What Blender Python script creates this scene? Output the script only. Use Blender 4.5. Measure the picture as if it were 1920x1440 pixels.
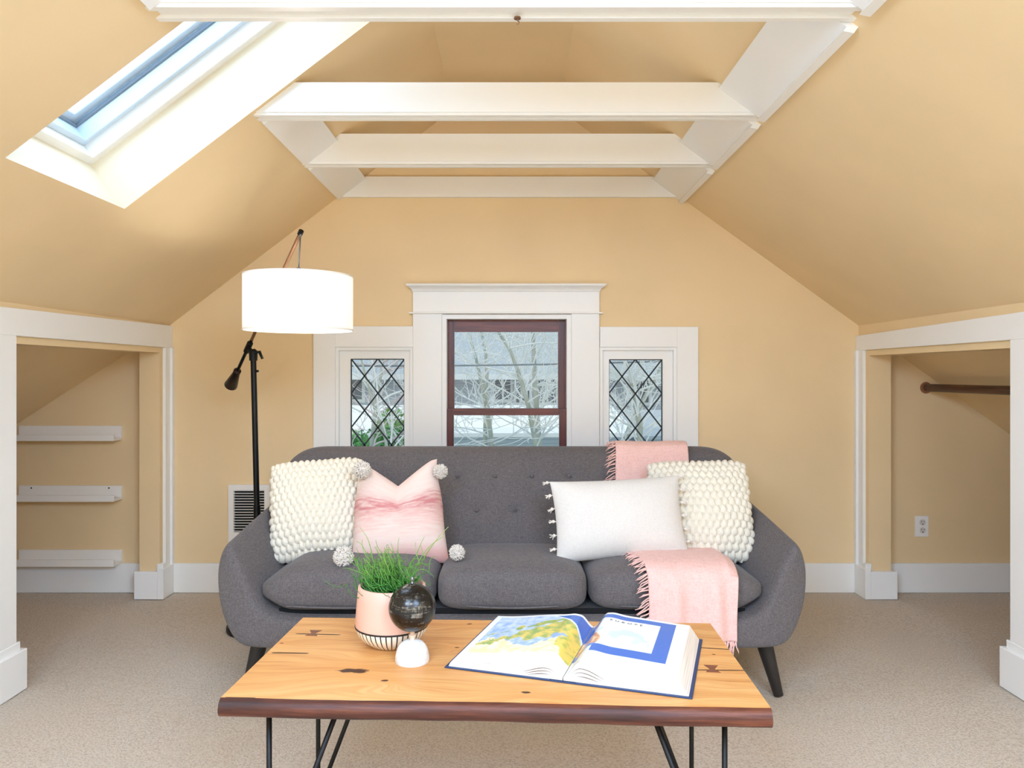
import bpy, bmesh, math, random
from mathutils import Vector, Matrix, noise

for o in list(bpy.data.objects):
    bpy.data.objects.remove(o)
SC = bpy.context.scene
C = SC.collection
PI = math.pi
R = math.radians

# ------------------------------------------------------------------ camera
F, VX, VY, H = 1400.0, 960.0, 702.0, 1.15
cam = bpy.data.cameras.new('camera')
camo = bpy.data.objects.new('camera', cam)
C.objects.link(camo)
cam.sensor_width = 36
cam.lens = F / 1920 * 36
cam.shift_x = (960 - VX) / 1920
cam.shift_y = (VY - 720) / 1920
cam.clip_start = .05
camo.location = (0, 0, H)
camo.rotation_euler = (PI / 2, 0, 0)
SC.camera = camo

# ------------------------------------------------------------------ light
SC.view_settings.view_transform = 'Standard'
SC.view_settings.look = 'None'
SC.view_settings.exposure = 0.12
SC.view_settings.gamma = 1
SC.view_settings.use_curve_mapping = False
SC.cycles.use_denoising = True
SC.cycles.max_bounces = 14
SC.cycles.diffuse_bounces = 8
SC.cycles.transparent_max_bounces = 16
SC.cycles.sample_clamp_indirect = 8

wd = bpy.data.worlds.new('overcast_sky')
SC.world = wd
wd.use_nodes = True
wn = wd.node_tree.nodes
wl = wd.node_tree.links
bg = wn['Background']
tc = wn.new('ShaderNodeTexCoord')
sx = wn.new('ShaderNodeSeparateXYZ')
wl.new(tc.outputs['Generated'], sx.inputs[0])
# overcast sky: three times brighter overhead than at the horizon
mr = wn.new('ShaderNodeMapRange')
mr.inputs['From Min'].default_value = 0.0
mr.inputs['From Max'].default_value = 1.0
mr.inputs['To Min'].default_value = .78
mr.inputs['To Max'].default_value = 1.45
wl.new(sx.outputs['Z'], mr.inputs[0])
bg.inputs['Color'].default_value = (.80, .92, 1.0, 1)
wl.new(mr.outputs[0], bg.inputs['Strength'])


def area(name, loc, rot, sx_, sy_, power, col):
    l = bpy.data.lights.new(name, 'AREA')
    l.shape = 'RECTANGLE'
    l.size, l.size_y, l.energy, l.color = sx_, sy_, power, col
    o = bpy.data.objects.new(name, l)
    o.location, o.rotation_euler = loc, rot
    C.objects.link(o)
    return o


DAY = (.448, .668, 1.0)       # cool daylight, balanced against the warm bounce of the yellow walls
# added fill lamp before the windowless rear wall behind the camera, brightens the room
area('rear_wall_fill_light', (0.0, -2.85, 1.35), (R(90), 0, 0), 2.9, 1.7, 6, DAY)
# added fill lamp high behind the camera, brightens the vault
area('vault_fill_light', (-.03, -2.85, 2.28), (R(90), 0, 0), .8, .4, 9, DAY)
# daylight falling through the skylight in the left slope
area('skylight_light', (-1.19, 2.34, 2.45), (0, R(-37), 0), 1.05, .58, 11, DAY)
# added fill lamps under both slopes behind the camera, brighten floor and trim
for sx_ in (-1, 1):
    area('rear_fill_light', (.86 * sx_, -1.5, 2.06), (0, R(37 * sx_), 0), 1.0, 1.6, 42, DAY)
    area('rear_fill_light', (.86 * sx_, -.3, 2.06), (0, R(37 * sx_), 0), 1.0, 1.3, 94, DAY)

# ------------------------------------------------------------------ helpers
def P(px, py, D):
    return Vector(((px - VX) / F * D, D, H - (py - VY) / F * D))


def Pz(px, py, z):
    D = (H - z) * F / (py - VY)
    return P(px, py, D)


def tag(o, label=None, cat=None, group=None, kind=None):
    if label: o['label'] = label
    if cat: o['category'] = cat
    if group: o['group'] = group
    if kind: o['kind'] = kind
    return o


def empty(name, loc, label=None, cat=None, group=None, kind=None, rz=0):
    o = bpy.data.objects.new(name, None)
    o.location = loc
    o.rotation_euler = (0, 0, rz)
    o.empty_display_size = .05
    C.objects.link(o)
    return tag(o, label, cat, group, kind)


def finish(name, bm, mat, parent=None, smooth=False, origin=None, local=False, normals=True, autosm=None):
    """bm verts are in world coords (or in the parent's frame when local)."""
    if normals:
        bmesh.ops.recalc_face_normals(bm, faces=bm.faces)
    me = bpy.data.meshes.new(name)
    bm.to_mesh(me)
    bm.free()
    o = bpy.data.objects.new(name, me)
    C.objects.link(o)
    if mat: me.materials.append(mat)
    off = Vector((0, 0, 0))
    if parent is not None:
        o.parent = parent
        if not local:
            p, off = parent, Vector((0, 0, 0))
            while p is not None:
                off += p.location
                p = p.parent
            me.transform(Matrix.Translation(-off))
    elif origin is not None:
        me.transform(Matrix.Translation(-Vector(origin)))
        o.location = origin
    if smooth:
        for p in me.polygons: p.use_smooth = True
        if autosm:
            me.set_sharp_from_angle(angle=R(autosm))
    return o


def add_box(bm, x0, x1, y0, y1, z0, z1, M=None):
    vs = [bm.verts.new((x, y, z)) for x in (x0, x1) for y in (y0, y1) for z in (z0, z1)]
    if M is not None:
        for v in vs: v.co = M @ v.co
    for f in ((0, 1, 3, 2), (4, 6, 7, 5), (0, 4, 5, 1), (2, 3, 7, 6), (0, 2, 6, 4), (1, 5, 7, 3)):
        bm.faces.new([vs[i] for i in f])
    return vs


def box(name, x0, x1, y0, y1, z0, z1, mat, parent=None, bev=0.0, M=None, local=False, origin=None):
    bm = bmesh.new()
    add_box(bm, x0, x1, y0, y1, z0, z1, M)
    if bev:
        bmesh.ops.bevel(bm, geom=bm.edges[:], offset=bev, segments=2, affect='EDGES', profile=.6)
    return finish(name, bm, mat, parent, local=local, origin=origin)


def add_prism(bm, pts, d):
    """pts: coplanar 3d loop; d: extrusion vector."""
    d = Vector(d)
    a = [bm.verts.new(p) for p in pts]
    b = [bm.verts.new(Vector(p) + d) for p in pts]
    n = len(pts)
    bm.faces.new(a)
    bm.faces.new(b[::-1])
    for i in range(n):
        j = (i + 1) % n
        bm.faces.new((a[i], b[i], b[j], a[j]))


def prism(name, pts, d, mat, parent=None, bev=0.0, origin=None):
    bm = bmesh.new()
    add_prism(bm, pts, d)
    if bev:
        bmesh.ops.bevel(bm, geom=bm.edges[:], offset=bev, segments=2, affect='EDGES', profile=.6)
    return finish(name, bm, mat, parent, origin=origin)


def add_tube(bm, pts, rad, n=10, cap=True):
    pts = [Vector(p) for p in pts]
    if not isinstance(rad, (list, tuple)): rad = [rad] * len(pts)
    rings, prev = [], None
    for i, p in enumerate(pts):
        if i == 0: t = pts[1] - p
        elif i == len(pts) - 1: t = p - pts[i - 1]
        else: t = pts[i + 1] - pts[i - 1]
        t.normalize()
        if prev is None:
            a = Vector((0, 0, 1)) if abs(t.z) < .9 else Vector((1, 0, 0))
            u = t.cross(a).normalized()
        else:
            u = (prev - t * prev.dot(t)).normalized()
        prev = u
        v = t.cross(u)
        rings.append([bm.verts.new(p + rad[i] * (math.cos(2 * PI * k / n) * u + math.sin(2 * PI * k / n) * v)) for k in range(n)])
    for a, b in zip(rings, rings[1:]):
        for k in range(n):
            bm.faces.new((a[k], a[(k + 1) % n], b[(k + 1) % n], b[k]))
    if cap:
        bm.faces.new(rings[0][::-1])
        bm.faces.new(rings[-1])


def tube(name, pts, rad, mat, parent=None, n=12, smooth=True, local=False, origin=None):
    bm = bmesh.new()
    add_tube(bm, pts, rad, n)
    return finish(name, bm, mat, parent, smooth, local=local, origin=origin, autosm=50)


def add_lathe(bm, prof, c, n=40, close=True):
    """prof: (r, z) list; c: centre."""
    rings = []
    for r, z in prof:
        if r < 1e-5:
            rings.append([bm.verts.new((c[0], c[1], c[2] + z))])
        else:
            rings.append([bm.verts.new((c[0] + r * math.cos(2 * PI * k / n), c[1] + r * math.sin(2 * PI * k / n), c[2] + z)) for k in range(n)])
    for a, b in zip(rings, rings[1:]):
        for k in range(n):
            l = (k + 1) % n
            if len(a) == 1 and len(b) == 1: continue
            if len(a) == 1: bm.faces.new((a[0], b[l], b[k]))
            elif len(b) == 1: bm.faces.new((a[k], a[l], b[0]))
            else: bm.faces.new((a[k], a[l], b[l], b[k]))


def lathe(name, prof, c, mat, parent=None, n=40, sharp=40, origin=None):
    bm = bmesh.new()
    add_lathe(bm, prof, c, n)
    return finish(name, bm, mat, parent, True, autosm=sharp, origin=origin)


def dup(root, loc=None):
    r = root.copy()
    C.objects.link(r)
    if loc is not None: r.location = loc
    for ch in list(root.children):
        c = ch.copy(); C.objects.link(c); c.parent = r
        for g in ch.children:
            d = g.copy(); C.objects.link(d); d.parent = c
    return r


def ss(a, b, x):
    t = max(0., min(1., (x - a) / (b - a)))
    return t * t * (3 - 2 * t)


# ------------------------------------------------------------------ materials
def srgb(r, g, b):
    def f(c):
        c /= 255.
        return c / 12.92 if c <= .04045 else ((c + .055) / 1.055) ** 2.4
    return (f(r), f(g), f(b), 1)


class Mat:
    def __init__(s, name, col=(.8, .8, .8, 1), rough=.5, metal=0, spec=.5):
        s.m = bpy.data.materials.new(name)
        s.m.use_nodes = True
        s.t = s.m.node_tree
        s.b = s.t.nodes['Principled BSDF']
        s.b.inputs['Base Color'].default_value = col
        s.b.inputs['Roughness'].default_value = rough
        s.b.inputs['Metallic'].default_value = metal
        s.b.inputs['Specular IOR Level'].default_value = spec
        s._tc = None

    def n(s, typ, **kw):
        nd = s.t.nodes.new(typ)
        for k, v in kw.items():
            if k in nd.inputs: nd.inputs[k].default_value = v
            else: setattr(nd, k, v)
        return nd

    def l(s, a, b): s.t.links.new(a, b)

    def co(s, scale=(1, 1, 1), kind='Object'):
        if s._tc is None: s._tc = s.n('ShaderNodeTexCoord')
        mp = s.n('ShaderNodeMapping')
        mp.inputs['Scale'].default_value = scale
        s.l(s._tc.outputs[kind], mp.inputs[0])
        return mp.outputs[0]

    def noise(s, scale, detail=3, rough=.5, sc=(1, 1, 1), dist=0, kind='Object', vec=None):
        nd = s.n('ShaderNodeTexNoise', Scale=scale, Detail=detail, Roughness=rough, Distortion=dist)
        s.l(vec if vec is not None else s.co(sc, kind), nd.inputs['Vector'])
        return nd.outputs['Fac']

    def ramp(s, fac, stops, interp='LINEAR'):
        nd = s.n('ShaderNodeValToRGB')
        cr = nd.color_ramp
        cr.interpolation = interp
        while len(cr.elements) < len(stops): cr.elements.new(.5)
        for e, (p, c) in zip(cr.elements, stops):
            e.position, e.color = p, c
        s.l(fac, nd.inputs[0])
        return nd.outputs[0]

    def mix(s, fac, a, b, mode='MIX'):
        nd = s.n('ShaderNodeMix', data_type='RGBA', blend_type=mode)
        for sock, v in ((nd.inputs[0], fac), (nd.inputs[6], a), (nd.inputs[7], b)):
            if hasattr(v, 'links') or hasattr(v, 'is_linked'): s.l(v, sock)
            else: sock.default_value = v
        return nd.outputs[2]

    def math(s, op, a, b=0.0, c=None):
        nd = s.n('ShaderNodeMath', operation=op)
        for i, v in enumerate((a, b, c)):
            if v is None: continue
            if hasattr(v, 'is_linked'): s.l(v, nd.inputs[i])
            else: nd.inputs[i].default_value = v
        return nd.outputs[0]

    def col(s, v): s.l(v, s.b.inputs['Base Color']); return s

    def bump(s, h, strength=.3, dist=.01):
        nd = s.n('ShaderNodeBump', Strength=strength, Distance=dist)
        s.l(h, nd.inputs['Height'])
        s.l(nd.outputs[0], s.b.inputs['Normal'])
        return s


def paint(name, c, rough, amt=.02, bscale=180, bs=.08):
    m = Mat(name, c, rough, spec=.35)
    f = m.noise(2.5, 3)
    dark = tuple(x * (1 - amt * 2) for x in c[:3]) + (1,)
    lite = tuple(min(1, x * (1 + amt)) for x in c[:3]) + (1,)
    m.col(m.ramp(f, [(.3, dark), (.7, lite)]))
    m.bump(m.noise(bscale, 2), bs, .002)
    return m.m


M_wall = paint('yellow_wall_paint', srgb(232, 206, 162), .62)
M_white = paint('white_trim_paint', srgb(238, 237, 234), .32, .008, 60, .04)
M_shaft = paint('cream_shaft_paint', srgb(230, 217, 190), .6, .008)

def make_carpet():
    m = Mat('beige_carpet', rough=.95, spec=.1)
    a = m.noise(230, 4, .7)
    b = m.noise(135, 2, .6)
    c = m.noise(1.6, 3)
    base = m.ramp(a, [(.30, srgb(214, 194, 172)), (.46, srgb(243, 228, 210)), (.7, srgb(252, 242, 229))])
    base = m.mix(.45, base, m.ramp(b, [(.35, srgb(196, 172, 146)), (.56, srgb(252, 240, 225))]))
    base = m.mix(m.ramp(c, [(.35, (0, 0, 0, 1)), (.7, (.28, .28, .28, 1))]), base, srgb(234, 216, 194))
    m.col(base)
    h = m.math('ADD', a, m.math('MULTIPLY', b, .8))
    m.bump(h, .9, .012)
    return m.m
M_carpet = make_carpet()

def make_linen(name, c1, c2, sc=1.0, bs=.35):
    m = Mat(name, rough=.9, spec=.15)
    a = m.noise(70 * sc, 3, .65, (1, 1, 9))
    b = m.noise(70 * sc, 3, .65, (9, 1, 1))
    d = m.noise(260 * sc, 2, .5)
    f = m.math('ADD', m.math('MULTIPLY', m.math('ADD', a, b), .35), m.math('MULTIPLY', d, .3))
    m.col(m.ramp(f, [(.36, c1), (.64, c2)]))
    m.bump(f, bs, .004)
    m.b.inputs['Sheen Weight'].default_value = .12
    return m.m
M_sofa = make_linen('charcoal_linen', srgb(74, 70, 71), srgb(116, 110, 110))
M_sofa_dark = make_linen('charcoal_gap_shade', srgb(20, 20, 21), srgb(30, 30, 31))  # near-black copy of the linen for the shaded gap under the cushions
M_blanket = make_linen('pink_cotton', srgb(220, 174, 164), srgb(238, 200, 192), .6, .3)
M_lumbar = make_linen('ivory_cotton', srgb(208, 202, 195), srgb(222, 218, 212), .9, .12)
M_knit = Mat('cream_knit_wool', srgb(226, 219, 203), .95, spec=.1)
M_knit.bump(M_knit.noise(300, 3, .7), .35, .002)
M_knit = M_knit.m
M_pom = Mat('ivory_pompom_yarn', srgb(226, 218, 208), .95, spec=.1).m
M_fringe = Mat('pink_fringe_yarn', srgb(232, 188, 178), .95, spec=.1).m
M_black = Mat('black_metal', srgb(26, 25, 25), .42, .6).m
M_legs = Mat('ebonised_wood', srgb(30, 27, 26), .45).m
M_bronze = Mat('oil_rubbed_bronze', srgb(44, 30, 24), .38, .6).m
M_brass = Mat('brass_arm', srgb(150, 112, 84), .35, .8).m
M_nickel = Mat('brushed_nickel', srgb(120, 122, 126), .35, .9).m
M_dark = Mat('grille_shade', srgb(28, 26, 24), .8).m
M_lead = Mat('lead_came', srgb(52, 56, 58), .6, .4).m
M_plastic = Mat('white_plastic', srgb(238, 236, 232), .4).m
M_hole = Mat('black_plastic', srgb(25, 24, 23), .6).m
M_cream_metal = Mat('white_enamel', srgb(236, 232, 226), .4).m
M_shelf = paint('white_shelf_lacquer', srgb(240, 236, 230), .4, .01)
M_concrete = Mat('white_plaster', srgb(238, 234, 228), .8)
M_concrete.col(M_concrete.ramp(M_concrete.noise(60, 4, .7), [(.3, srgb(198, 192, 186)), (.6, srgb(222, 218, 212))]))
M_concrete = M_concrete.m


def wood(name, c1, c2, rough=.4, sc=14, stretch=(.12, 1, 1)):
    m = Mat(name, rough=rough)
    f = m.noise(sc, 5, .6, stretch, .6)
    m.col(m.ramp(f, [(.3, c1), (.7, c2)]))
    m.bump(f, .1, .003)
    return m.m
M_mahog_h = wood('mahogany_rail', srgb(66, 26, 22), srgb(122, 56, 44), .35, 60, (.06, 1, 1))
M_mahog_v = wood('mahogany_stile', srgb(58, 24, 22), srgb(112, 50, 42), .35, 60, (1, 1, .06))
M_rod = wood('dark_closet_rod', srgb(48, 26, 16), srgb(96, 58, 38), .35, 40, (1, .08, 1))
M_key = wood('walnut_key', srgb(92, 48, 32), srgb(140, 78, 50), .45, 60)


def make_glass():
    m = bpy.data.materials.new('window_glass')
    m.use_nodes = True
    t = m.node_tree
    t.nodes.remove(t.nodes['Principled BSDF'])
    tr = t.nodes.new('ShaderNodeBsdfTransparent')
    tr.inputs[0].default_value = (.97, .985, .99, 1)
    gl = t.nodes.new('ShaderNodeBsdfGlossy')
    gl.inputs['Roughness'].default_value = .02
    mx = t.nodes.new('ShaderNodeMixShader')
    mx.inputs[0].default_value = .03
    t.links.new(tr.outputs[0], mx.inputs[1])
    t.links.new(gl.outputs[0], mx.inputs[2])
    t.links.new(mx.outputs[0], t.nodes['Material Output'].inputs[0])
    return m
M_glass = make_glass()

# ------------------------------------------------------------------ room shell
YB, YR = 3.95, -3.0                 # back wall, rear wall
XL, XR = -1.811, 1.834              # knee walls
ZC = 2.084                          # collar beams
AL, AR = -.925, .895                # where slopes meet the beams
SL, SR = .762, .72
ZT = 2.55                          # flat top of the vault


def zl(x):
    z0 = ZC + SL * (max(x, XL) - AL)
    return z0 if x >= XL else z0 + .645 * (x - XL)
def zr(x): return ZC - SR * (x - AR)
TL = AL + (ZT - ZC) / SL
TR = AR - (ZT - ZC) / SR
XO = 3.1                            # outer low walls of the eaves


def quad_obj(name, quads, mat, label=None, kind='structure'):
    bm = bmesh.new()
    for q in quads:
        bm.faces.new([bm.verts.new(p) for p in q])
    bmesh.ops.remove_doubles(bm, verts=bm.verts, dist=1e-5)
    o = finish(name, bm, mat)
    return tag(o, label, None, None, kind)


# carpet with a faint unevenness
bm = bmesh.new()
nx, ny = 90, 100
gv = [[bm.verts.new((-XO + 2 * XO * i / nx, YR + (YB - YR) * j / ny,
                     .004 * noise.noise((i * .21, j * .21, 0)) - .002)) for j in range(ny + 1)] for i in range(nx + 1)]
for i in range(nx):
    for j in range(ny):
        bm.faces.new((gv[i][j], gv[i + 1][j], gv[i + 1][j + 1], gv[i][j + 1]))
fl = tag(finish('floor', bm, M_carpet, smooth=True), 'beige loop pile carpet covering the attic floor', None, None, 'structure')

# gable wall with three window openings
K = YB / F
def wx(px): return (px - VX) * K
def wz(py): return H - (py - VY) * K
OP = [(wx(630), wx(775), .60, wz(651)), (wx(837), wx(1063), .60, wz(598)), (wx(1124), wx(1268), .60, wz(651))]


def ztop(x):
    if x < TL: return zl(x)
    if x > TR: return zr(x)
    return ZT


xs = sorted(set([-XO, XO, TL, TR, XL, XR] + [o[0] for o in OP] + [o[1] for o in OP]))
qs = []
for a, b in zip(xs, xs[1:]):
    m_ = (a + b) / 2
    op = [o for o in OP if o[0] < m_ < o[1]]
    segs = [(0, None)] if not op else [(0, op[0][2]), (op[0][3], None)]
    for lo, hi in segs:
        qs.append([(a, YB, lo), (b, YB, lo), (b, YB, ztop(b) if hi is None else hi), (a, YB, ztop(a) if hi is None else hi)])
quad_obj('wall_back', qs, M_wall, 'yellow painted gable end wall around the three windows')

# sloped ceilings; left one has the skylight opening
SKX0, SKX1 = -1.378, -.30 - .16
SKY0, SKY1 = 2.03, 2.655
qs = []
ysl = [YR, SKY0, SKY1, YB]
xsl = [-XO, XL, SKX0, SKX1, TL]
for i in range(4):
    for j in range(3):
        if i == 2 and j == 1: continue
        a, b, c, d = xsl[i], xsl[i + 1], ysl[j], ysl[j + 1]
        qs.append([(a, c, zl(a)), (b, c, zl(b)), (b, d, zl(b)), (a, d, zl(a))])
quad_obj('ceiling_left', qs, M_wall, 'yellow sloped ceiling on the left, cut by the skylight')
quad_obj('ceiling_right', [[(TR, YR, ZT), (XO, YR, zr(XO)), (XO, YB, zr(XO)), (TR, YB, ZT)]], M_wall,
         'yellow sloped ceiling on the right')
quad_obj('ceiling_top', [[(TL, YR, ZT), (TR, YR, ZT), (TR, YB, ZT), (TL, YB, ZT)]], M_wall,
         'flat strip of ceiling at the top of the vault above the beams')

# rear wall (behind the camera) and eave closets' low walls
quad_obj('wall_rear', [[(-XO, YR, 0), (XO, YR, 0), (XO, YR, zr(XO)), (TR, YR, ZT), (TL, YR, ZT), (XL, YR, zl(XL)), (-XO, YR, zl(-XO))]], M_wall,
         'yellow wall behind the viewpoint')
quad_obj('wall_left_eave', [[(-XO + .01, YR, 0), (-XO + .01, YB, 0), (-XO + .01, YB, zl(-XO)), (-XO + .01, YR, zl(-XO))]], M_wall,
         'low yellow wall at the back of the left eave closet')
quad_obj('wall_right_eave', [[(XO - .01, YR, 0), (XO - .01, YB, 0), (XO - .01, YB, zr(XO)), (XO - .01, YR, zr(XO))]], M_wall,
         'low yellow wall at the back of the right eave closet')

# knee walls with closet openings (thickness inward to the eaves)
LO = (2.703, 3.87, 1.290)
RO = (2.723, 3.87, 1.276)
THL, THR = .104, .114
KY = 3.838          # the yellow opening sits a little inside the casing


def knee(name, X, th, op, zf, label):
    s = -1 if X < 0 else 1
    bm = bmesh.new()
    x0, x1 = sorted((X, X + s * th))
    zt = zf(X) + .005
    add_box(bm, x0, x1, YR, op[0], 0, zt)
    add_box(bm, x0, x1, op[1], YB, 0, zt)
    add_box(bm, x0, x1, op[0], op[1], op[2], zt)
    return tag(finish(name, bm, M_wall), label, None, None, 'structure')


knee('wall_left', XL, THL, (LO[0], KY, 1.262), zl, 'yellow left knee wall with the opening to the shelf closet')
knee('wall_right', XR, THR, (RO[0], KY, 1.247), zr, 'yellow right knee wall with the opening to the rod closet')
# closet partitions towards the camera side
box('wall_left_partition', -XO, XL - .12, 1.35, 1.40, 0, 1.3, M_wall).__setitem__('kind', 'structure')
box('wall_right_partition', XR + .13, XO, 1.35, 1.40, 0, 1.3, M_wall).__setitem__('kind', 'structure')

# skylight shaft
nL = Vector((-SL, 0, 1)).normalized()
dL = Vector((1, 0, SL)).normalized()
SHD = .20
c00 = Vector((SKX0, SKY0, zl(SKX0))); c10 = Vector((SKX1, SKY0, zl(SKX1)))
c01 = Vector((SKX0, SKY1, zl(SKX0))); c11 = Vector((SKX1, SKY1, zl(SKX1)))
up = nL * SHD
quad_obj('wall_skylight_shaft', [[c00, c01, c01 + up, c00 + up], [c10, c11, c11 + up, c10 + up],
                                [c00, c10, c10 + up, c00 + up], [c01, c11, c11 + up, c01 + up]], M_shaft,
         'cream painted light shaft below the skylight')

tn = [0]
def trim(bm_or_obj, label=None, name=None):
    tn[0] += 1
    o = bm_or_obj
    o.name = name or 'trim_%d' % tn[0]
    return tag(o, label, None, None, 'structure')


# ---- collar beams: white boxed beams across the vault
def beam(dn, df, ztop_, label, lip=.012):
    bm = bmesh.new()
    def sec(y0, y1, z0, z1, e=0):
        xa0, xa1 = AL + (z0 - ZC) / SL - e, AL + (z1 - ZC) / SL - e
        xb0, xb1 = AR - (z0 - ZC) / SR + e, AR - (z1 - ZC) / SR + e
        add_prism(bm, [(xa0, y0, z0), (xb0, y0, z0), (xb1, y0, z1), (xa1, y0, z1)], (0, y1 - y0, 0))
    sec(dn, df, ZC + .006, ztop_)
    sec(dn + .006, dn + .026, ZC - .004, ZC + .006, .002)     # edge beads under the beam
    sec(df - .026, df - .006, ZC - .004, ZC + .006, .002)
    return trim(finish('b', bm, M_white), label)
beam(1.885, 1.975, 2.215, 'white boxed ceiling beam nearest the viewpoint, cut by the top of the photo')
beam(2.674, 2.747, 2.196, 'white boxed ceiling beam second from the front, at the lower end of the skylight')
beam(3.294, 3.370, 2.212, 'white boxed ceiling beam third from the front')
# board on the gable wall
zb = 2.192
tk = trim(prism('b', [(AL + .03, YB - .022, ZC), (AR - .03, YB - .022, ZC), (AR - (zb - ZC) / SR, YB - .022, zb), (AL + (zb - ZC) / SL, YB - .022, zb)],
                (0, .021, 0), M_white, bev=.002), 'flat white board across the gable wall at beam height')
BW = .145   # white bands lying on the slopes between the beams
tb = .018
nR = Vector((SR, 0, 1)).normalized()


def band(side, y0, y1, label):
    bm = bmesh.new()
    if side < 0:
        p = [Vector((AL, y0, ZC)), Vector((AL + BW, y0, ZC + SL * BW))]
        n = -nL
    else:
        p = [Vector((AR, y0, ZC)), Vector((AR - BW, y0, ZC + SR * BW))]
        n = -nR
    q = [p[0], p[1], p[1] + n * tb, p[0] + n * tb]
    add_prism(bm, q, (0, y1 - y0, 0))
    if side > 0:   # bead moulding along the outer edge
        e = Vector((1, 0, -SR)).normalized()
        r = [p[0] + e * .026, p[0], p[0] + n * .032, p[0] + e * .026 + n * .020]
        add_prism(bm, r, (0, y1 - y0, 0))
    return trim(finish('b', bm, M_white), label)
for y0, y1, t in ((2.747, 3.294, 'between the second and third beams'), (3.370, YB - .001, 'between the third beam and the gable wall')):
    band(-1, y0, y1, 'white band on the left slope ' + t)
for y0, y1, t in ((.9, 1.885, 'in front of the nearest beam'), (1.975, 2.674, 'between the first and second beams'),
                  (2.747, 3.294, 'between the second and third beams'), (3.370, YB - .001, 'between the third beam and the gable wall')):
    band(1, y0, y1, 'white band on the right slope ' + t)
band(-1, .9, 1.885, 'white band on the left slope in front of the nearest beam')

# ---- casings and headers on the knee walls
ct = .016
def casing(name, X, op, ztop_far, ztop_near, far_w, near_w, label):
    s = 1 if X < 0 else -1
    bm = bmesh.new()
    x = X
    yn = op[0] - near_w
    # header board, its top edge running slightly out of level
    add_prism(bm, [(x, yn, op[2]), (x, YB, op[2]), (x, YB, ztop_far), (x, yn, ztop_near)], (s * ct, 0, 0))
    add_box(bm, *sorted((x, x + s * (ct + .002))), yn, op[0], 0, op[2])
    add_box(bm, *sorted((x, x + s * ct)), op[1], YB, 0, op[2])
    # slim bead on the room edge of the far casing
    add_box(bm, *sorted((x, x + s * (ct + .012))), YB - .03, YB, 0, op[2])
    bmesh.ops.bevel(bm, geom=bm.edges[:], offset=.0015, segments=1, affect='EDGES')
    return trim(finish(name, bm, M_white), label)
casing('t', XL, LO, wz(611), 1.389 - .002, .08, .17, 'white casing around the left closet opening')
casing('t', XR, RO, wz(630), 1.375, .08, .17, 'white casing around the right closet opening')

# ---- baseboards
BH = .154
def bboard(name, boxes, label):
    bm = bmesh.new()
    for b in boxes: add_box(bm, *b)
    bmesh.ops.bevel(bm, geom=bm.edges[:], offset=.002, segments=1, affect='EDGES')
    return tag(finish(name, bm, M_white), label, None, None, 'structure')
bboard('baseboard_back', [(XL + .03, XR - .03, YB - .02, YB, 0, BH), (-XO, XL - THL, YB - .02, YB, 0, BH), (XR + THR, XO, YB - .02, YB, 0, BH)],
       'white baseboard along the gable wall and into both closets')
bt = .034
bboard('baseboard_left', [(XL, XL + bt, YR, LO[0] + .035, 0, .148), (XL - THL - .02, XL + .004, LO[0], LO[0] + .035, 0, .148),
                          (XL - THL, XL + .02, YR, LO[0] + .018, 0, .178),
                          (XL, XL + .03, KY - .027, YB, 0, BH), (XL - THL - .016, XL + .02, KY - .025, KY, 0, .142),
                          (XL - .010, XL + .022, KY - .012, KY + .02, 0, .178)],
       'white baseboard blocks at the foot of the left closet opening')
bboard('baseboard_right', [(XR - bt, XR, YR, RO[0] + .035, 0, .148), (XR - .004, XR + THR + .02, RO[0], RO[0] + .035, 0, .148),
                           (XR - .02, XR + THR, YR, RO[0] + .018, 0, .178),
                           (XR - .03, XR, KY - .027, YB, 0, BH), (XR - .02, XR + THR + .022, KY - .025, KY, 0, .142),
                           (XR - .022, XR + .010, KY - .012, KY + .02, 0, .178)],
       'white baseboard blocks at the foot of the right closet opening')

# ------------------------------------------------------------------ windows
def window_root(name, x, label):
    return tag(empty(name, (x, YB, .6)), label, None, None, 'structure')

# centre window
w = window_root('window_1', (OP[1][0] + OP[1][1]) / 2, 'tall double hung centre window with mahogany sashes and white surround')
x0, x1, zlo, zhi = OP[1]
pj = .022
bm = bmesh.new()
add_box(bm, wx(775), x0 - .022, YB - pj, YB, .56, wz(588))
add_box(bm, x1 + .022, wx(1123), YB - pj, YB, .56, wz(588))
bmesh.ops.bevel(bm, geom=bm.edges[:], offset=.002, segments=1, affect='EDGES')
finish('side_casing', bm, M_white, w)
box('frieze', wx(775), wx(1123), YB - pj, YB, wz(586.5), wz(546), M_white, w, .002)
box('fillet', wx(768), wx(1129), YB - .036, YB, wz(589), wz(586), M_white, w, .003)
# crown moulding: cove profile mitred at both ends
prof = [(.022, wz(548)), (.026, wz(546)), (.028, wz(544)), (.036, wz(541)), (.048, wz(538.5)), (.052, wz(537)), (.054, wz(534)), (.0, wz(534))]
bm = bmesh.new()
rings = []
for d, z in prof:
    e = max(0, d - .022)
    rings.append([bm.verts.new((wx(775) - e, YB, z)), bm.verts.new((wx(775) - e, YB - d - .001, z)), bm.verts.new((wx(1123) + e, YB - d - .001, z)), bm.verts.new((wx(1123) + e, YB, z))])
for a, b in zip(rings, rings[1:]):
    for k in range(3): bm.faces.new((a[k], a[k + 1], b[k + 1], b[k]))
finish('crown_moulding', bm, M_white, w)
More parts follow.
